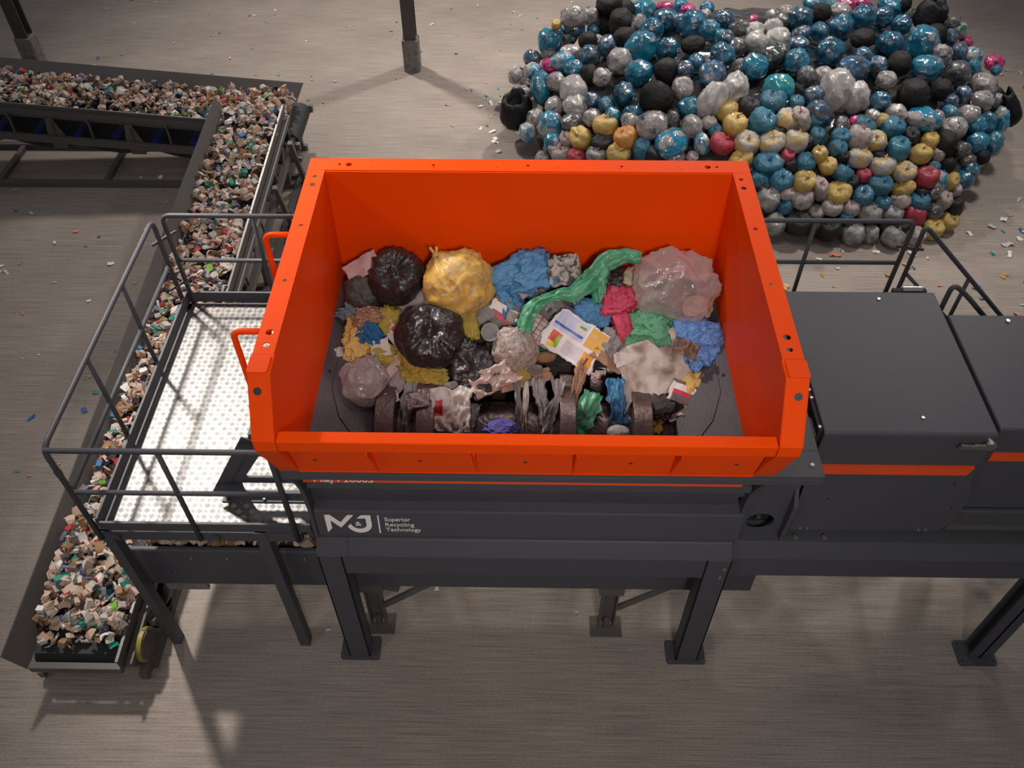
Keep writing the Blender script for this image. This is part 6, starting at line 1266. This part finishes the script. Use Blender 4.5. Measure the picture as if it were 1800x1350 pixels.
def sheet_mesh(wd, ht, seed, m, crumple=False, thick=.0035):
    nx, ny = (26, 20); r = random.Random(seed); s = Vector((seed * 2.3, seed * .7, seed * 1.9)); me_v = []; fs = []
    for j in range(ny + 1):
        for i in range(nx + 1):
            u, v = i / nx * 2 - 1, j / ny * 2 - 1
            e = max(abs(u), abs(v)) ** 4; jx = .12 * nz(Vector((u * 2.5, v * 2.5, seed))) * e + .05 * nz(Vector((u * 9, v * 9, seed))) * e
            x, y = wd * u * (1 + jx), ht * v * (1 + jx)
            p = Vector((x * 4, y * 4, 0)) + s
            z = .05 * nz(p * .8) + .015 * rg(p * 2.2) + .02 * (u * u) * wd * 3 * math.sin(seed)
            if crumple:
                q = Vector((x * 9, y * 9, 0)) + s; z = .07 * rg(q * .9) + .045 * rg(q * 1.9) + .03 * nz(q * 3.5); x *= .9 + .12 * nz(q); y *= .9 + .12 * nz(q + s)
            me_v.append((x, y, z))
    k = (nx + 1)
    fs = [(j * k + i, j * k + i + 1, (j + 1) * k + i + 1, (j + 1) * k + i) for j in range(ny) for i in range(nx)]
    top = len(me_v); me_v += [(x, y, z - thick) for x, y, z in me_v]
    fs += [tuple(top + q for q in reversed(f)) for f in fs]
    ring = [i for i in range(nx)] + [j * k + nx for j in range(ny)] + [ny * k + i for i in range(nx, 0, -1)] + [j * k for j in range(ny, 0, -1)]
    fs += [(ring[a], top + ring[a], top + ring[(a + 1) % len(ring)], ring[(a + 1) % len(ring)]) for a in range(len(ring))]
    me = MB().add(me_v, fs).mesh('sheet', m, smooth=True)
    uv = me.uv_layers.new(name='UVMap')
    for l in me.loops:
        vi = l.vertex_index % top; uv.data[l.index].uv = ((vi % k) / nx, (vi // k) / ny)
    return me
slope = math.atan(.5)
def waste(name, kind, x, y, z, rx, ry, mname, seed, rot, cat, label):
    m = W[mname]; rz = math.radians(rot)
    if kind in ('sheet', 'sheetc'):
        me = sheet_mesh(rx * 1.05, ry * 1.08, seed, m, kind == 'sheetc')
        o = bpy.data.objects.new(name, me); e = Matrix.Rotation(.62, 3, 'X') @ Matrix.Rotation(rz, 3, 'Z'); o.rotation_euler = e.to_euler()
    elif kind == 'rag':
        o = bpy.data.objects.new(name, rag_mesh(rx * 1.1, ry * 1.1, seed, m)); o.rotation_euler = (Matrix.Rotation(.70, 3, 'X') @ Matrix.Rotation(rz, 3, 'Z')).to_euler()
    elif kind == 'cup':
        mb = MB(); n = 24; prof = [(0, .0), (.75, .0), (.80, .05), (1.0, 1.9), (1.07, 1.92), (1.07, 1.98), (.98, 1.98), (.78, .12), (0, .10)]
        vs = [(r * math.cos(2 * PI * i / n), r * math.sin(2 * PI * i / n), h) for r, h in prof for i in range(n)]
        fs = [(j * n + i, j * n + (i + 1) % n, (j + 1) * n + (i + 1) % n, (j + 1) * n + i) for j in range(len(prof) - 1) for i in range(n)]
        me = mb.add(vs, fs).mesh('cup', m, smooth=True); o = bpy.data.objects.new(name, me); o.scale = (rx, rx, rx * .8); o.rotation_euler = (.75, .35, 0)
    else:
        kk = {'tied': 'tied', 'lump': 'lump', 'film': 'film', 'flat': 'flat', 'ear': 'ear', 'ear2': 'ear2', 'clear': 'clear'}[kind]
        me = shape_mesh(kk, seed + 40, m, 5 if rx > .10 or kind != 'film' else 4, name)
        o = bpy.data.objects.new(name, me)
        if kind == 'film': sc = (rx * 1.02, ry * 1.12, min(rx, ry) * .62); e = Euler((.45, 0, 0)).to_matrix() @ Matrix.Rotation(rz, 3, 'Z')
        elif kind == 'flat': sc = (rx * 1.02, ry * 1.08, ry * .55); e = Euler((.50, 0, .2)).to_matrix()
        elif kind == 'tied': sc = (rx, ry * 1.05, ry * 1.0); e = Euler((.42, -.30, .5)).to_matrix()
        elif kind == 'ear': sc = (rx * .98, ry * .95, ry * .95); e = Euler((-.15, -.62, 0)).to_matrix()
        elif kind == 'ear2': sc = (rx * 1.0, ry * .9, ry * 1.0); e = Euler((-.15, .12, 0)).to_matrix()
        elif kind == 'clear': sc = (rx * .98, ry * 1.0, ry * .85); e = Euler((.3, 0, rz)).to_matrix()
        else: sc = (rx, ry * 1.05, ry * .9); e = Euler((.2, 0, rz)).to_matrix()
        o.scale = sc; o.rotation_euler = e.to_euler()
    o.location = (x, y, z); C.objects.link(o); tag(o, label, cat)
    if kind in ('tied', 'ear'):
        kn = bpy.data.objects.new('knot', knot_mesh(seed + (3 if kind == 'ear' else 9), m)); C.objects.link(kn); kn.parent = o
        kn.location = (0, 0, .93 if kind == 'tied' else 1.16); kn.scale = (.7,) * 3 if kind == 'tied' else (.9, .9, 1.1)
    return o
for it in HOPPER_WASTE:
    o = waste(*it)
    if it[0] == 'food_tray':
        d = bpy.data.objects.new('yellow_disc', shape_mesh('lump', 3, W['caramel'], 3, 'disc')); C.objects.link(d); d.parent = o
        d.location = (.10, .02, .045); d.scale = (.035, .062, .012)
def ribbon(pts, wd, name, label):
    P = [Vector(p) for p in pts]; fine = []
    for i in range(len(P) - 1):
        for k in range(7):
            t = k / 7; a = P[max(i - 1, 0)]; b = P[i]; c = P[i + 1]; d = P[min(i + 2, len(P) - 1)]
            fine.append((.5 * ((2 * b) + (c - a) * t + (2 * a - 5 * b + 4 * c - d) * t * t + (3 * b - a - 3 * c + d) * t ** 3), wd[i] * (1 - t) + wd[i + 1] * t))
    fine.append((P[-1], wd[-1])); n = 15; vs = []
    for i, (p, w_) in enumerate(fine):
        T = (fine[min(i + 1, len(fine) - 1)][0] - fine[max(i - 1, 0)][0]).normalized(); sdir = T.cross(Vector((0, -.6, .8))).normalized(); up = sdir.cross(T)
        for k in range(n):
            u = k / (n - 1) * 2 - 1
            vs.append(p + sdir * (u + .12 * nz(Vector((i * .25, k * .5, 9)))) * w_ * .78 * (1 + .35 * nz(Vector((i * .22, u * 1.2, 3)))) + up * (.04 * r2(Vector((i * .09, u * 1.9, 1))) + .025 * r2(Vector((i * .16, u * 3.7, 5))) + .02 * nz(Vector((i * .3, k * .7, 7))) - .05 * u * u * (w_ / .1)))
    m = len(fine); fs = [(i * n + k, i * n + k + 1, (i + 1) * n + k + 1, (i + 1) * n + k) for i in range(m - 1) for k in range(n - 1)]
    o = MB().add(vs, fs).build(name, W['green_film'], smooth=True); s = o.modifiers.new('thickness', 'SOLIDIFY'); s.thickness = .004
    return tag(o, label, 'plastic strip')
ribbon(*GREEN_STRIPS[0], 'plastic_strip', 'long twisted green plastic strip running across the waste')
ribbon(*GREEN_STRIPS[1], 'plastic_strip', 'short green plastic tail hanging beside the red bag')

for o in bpy.data.objects:
    if '_off' in o: del o['_off']
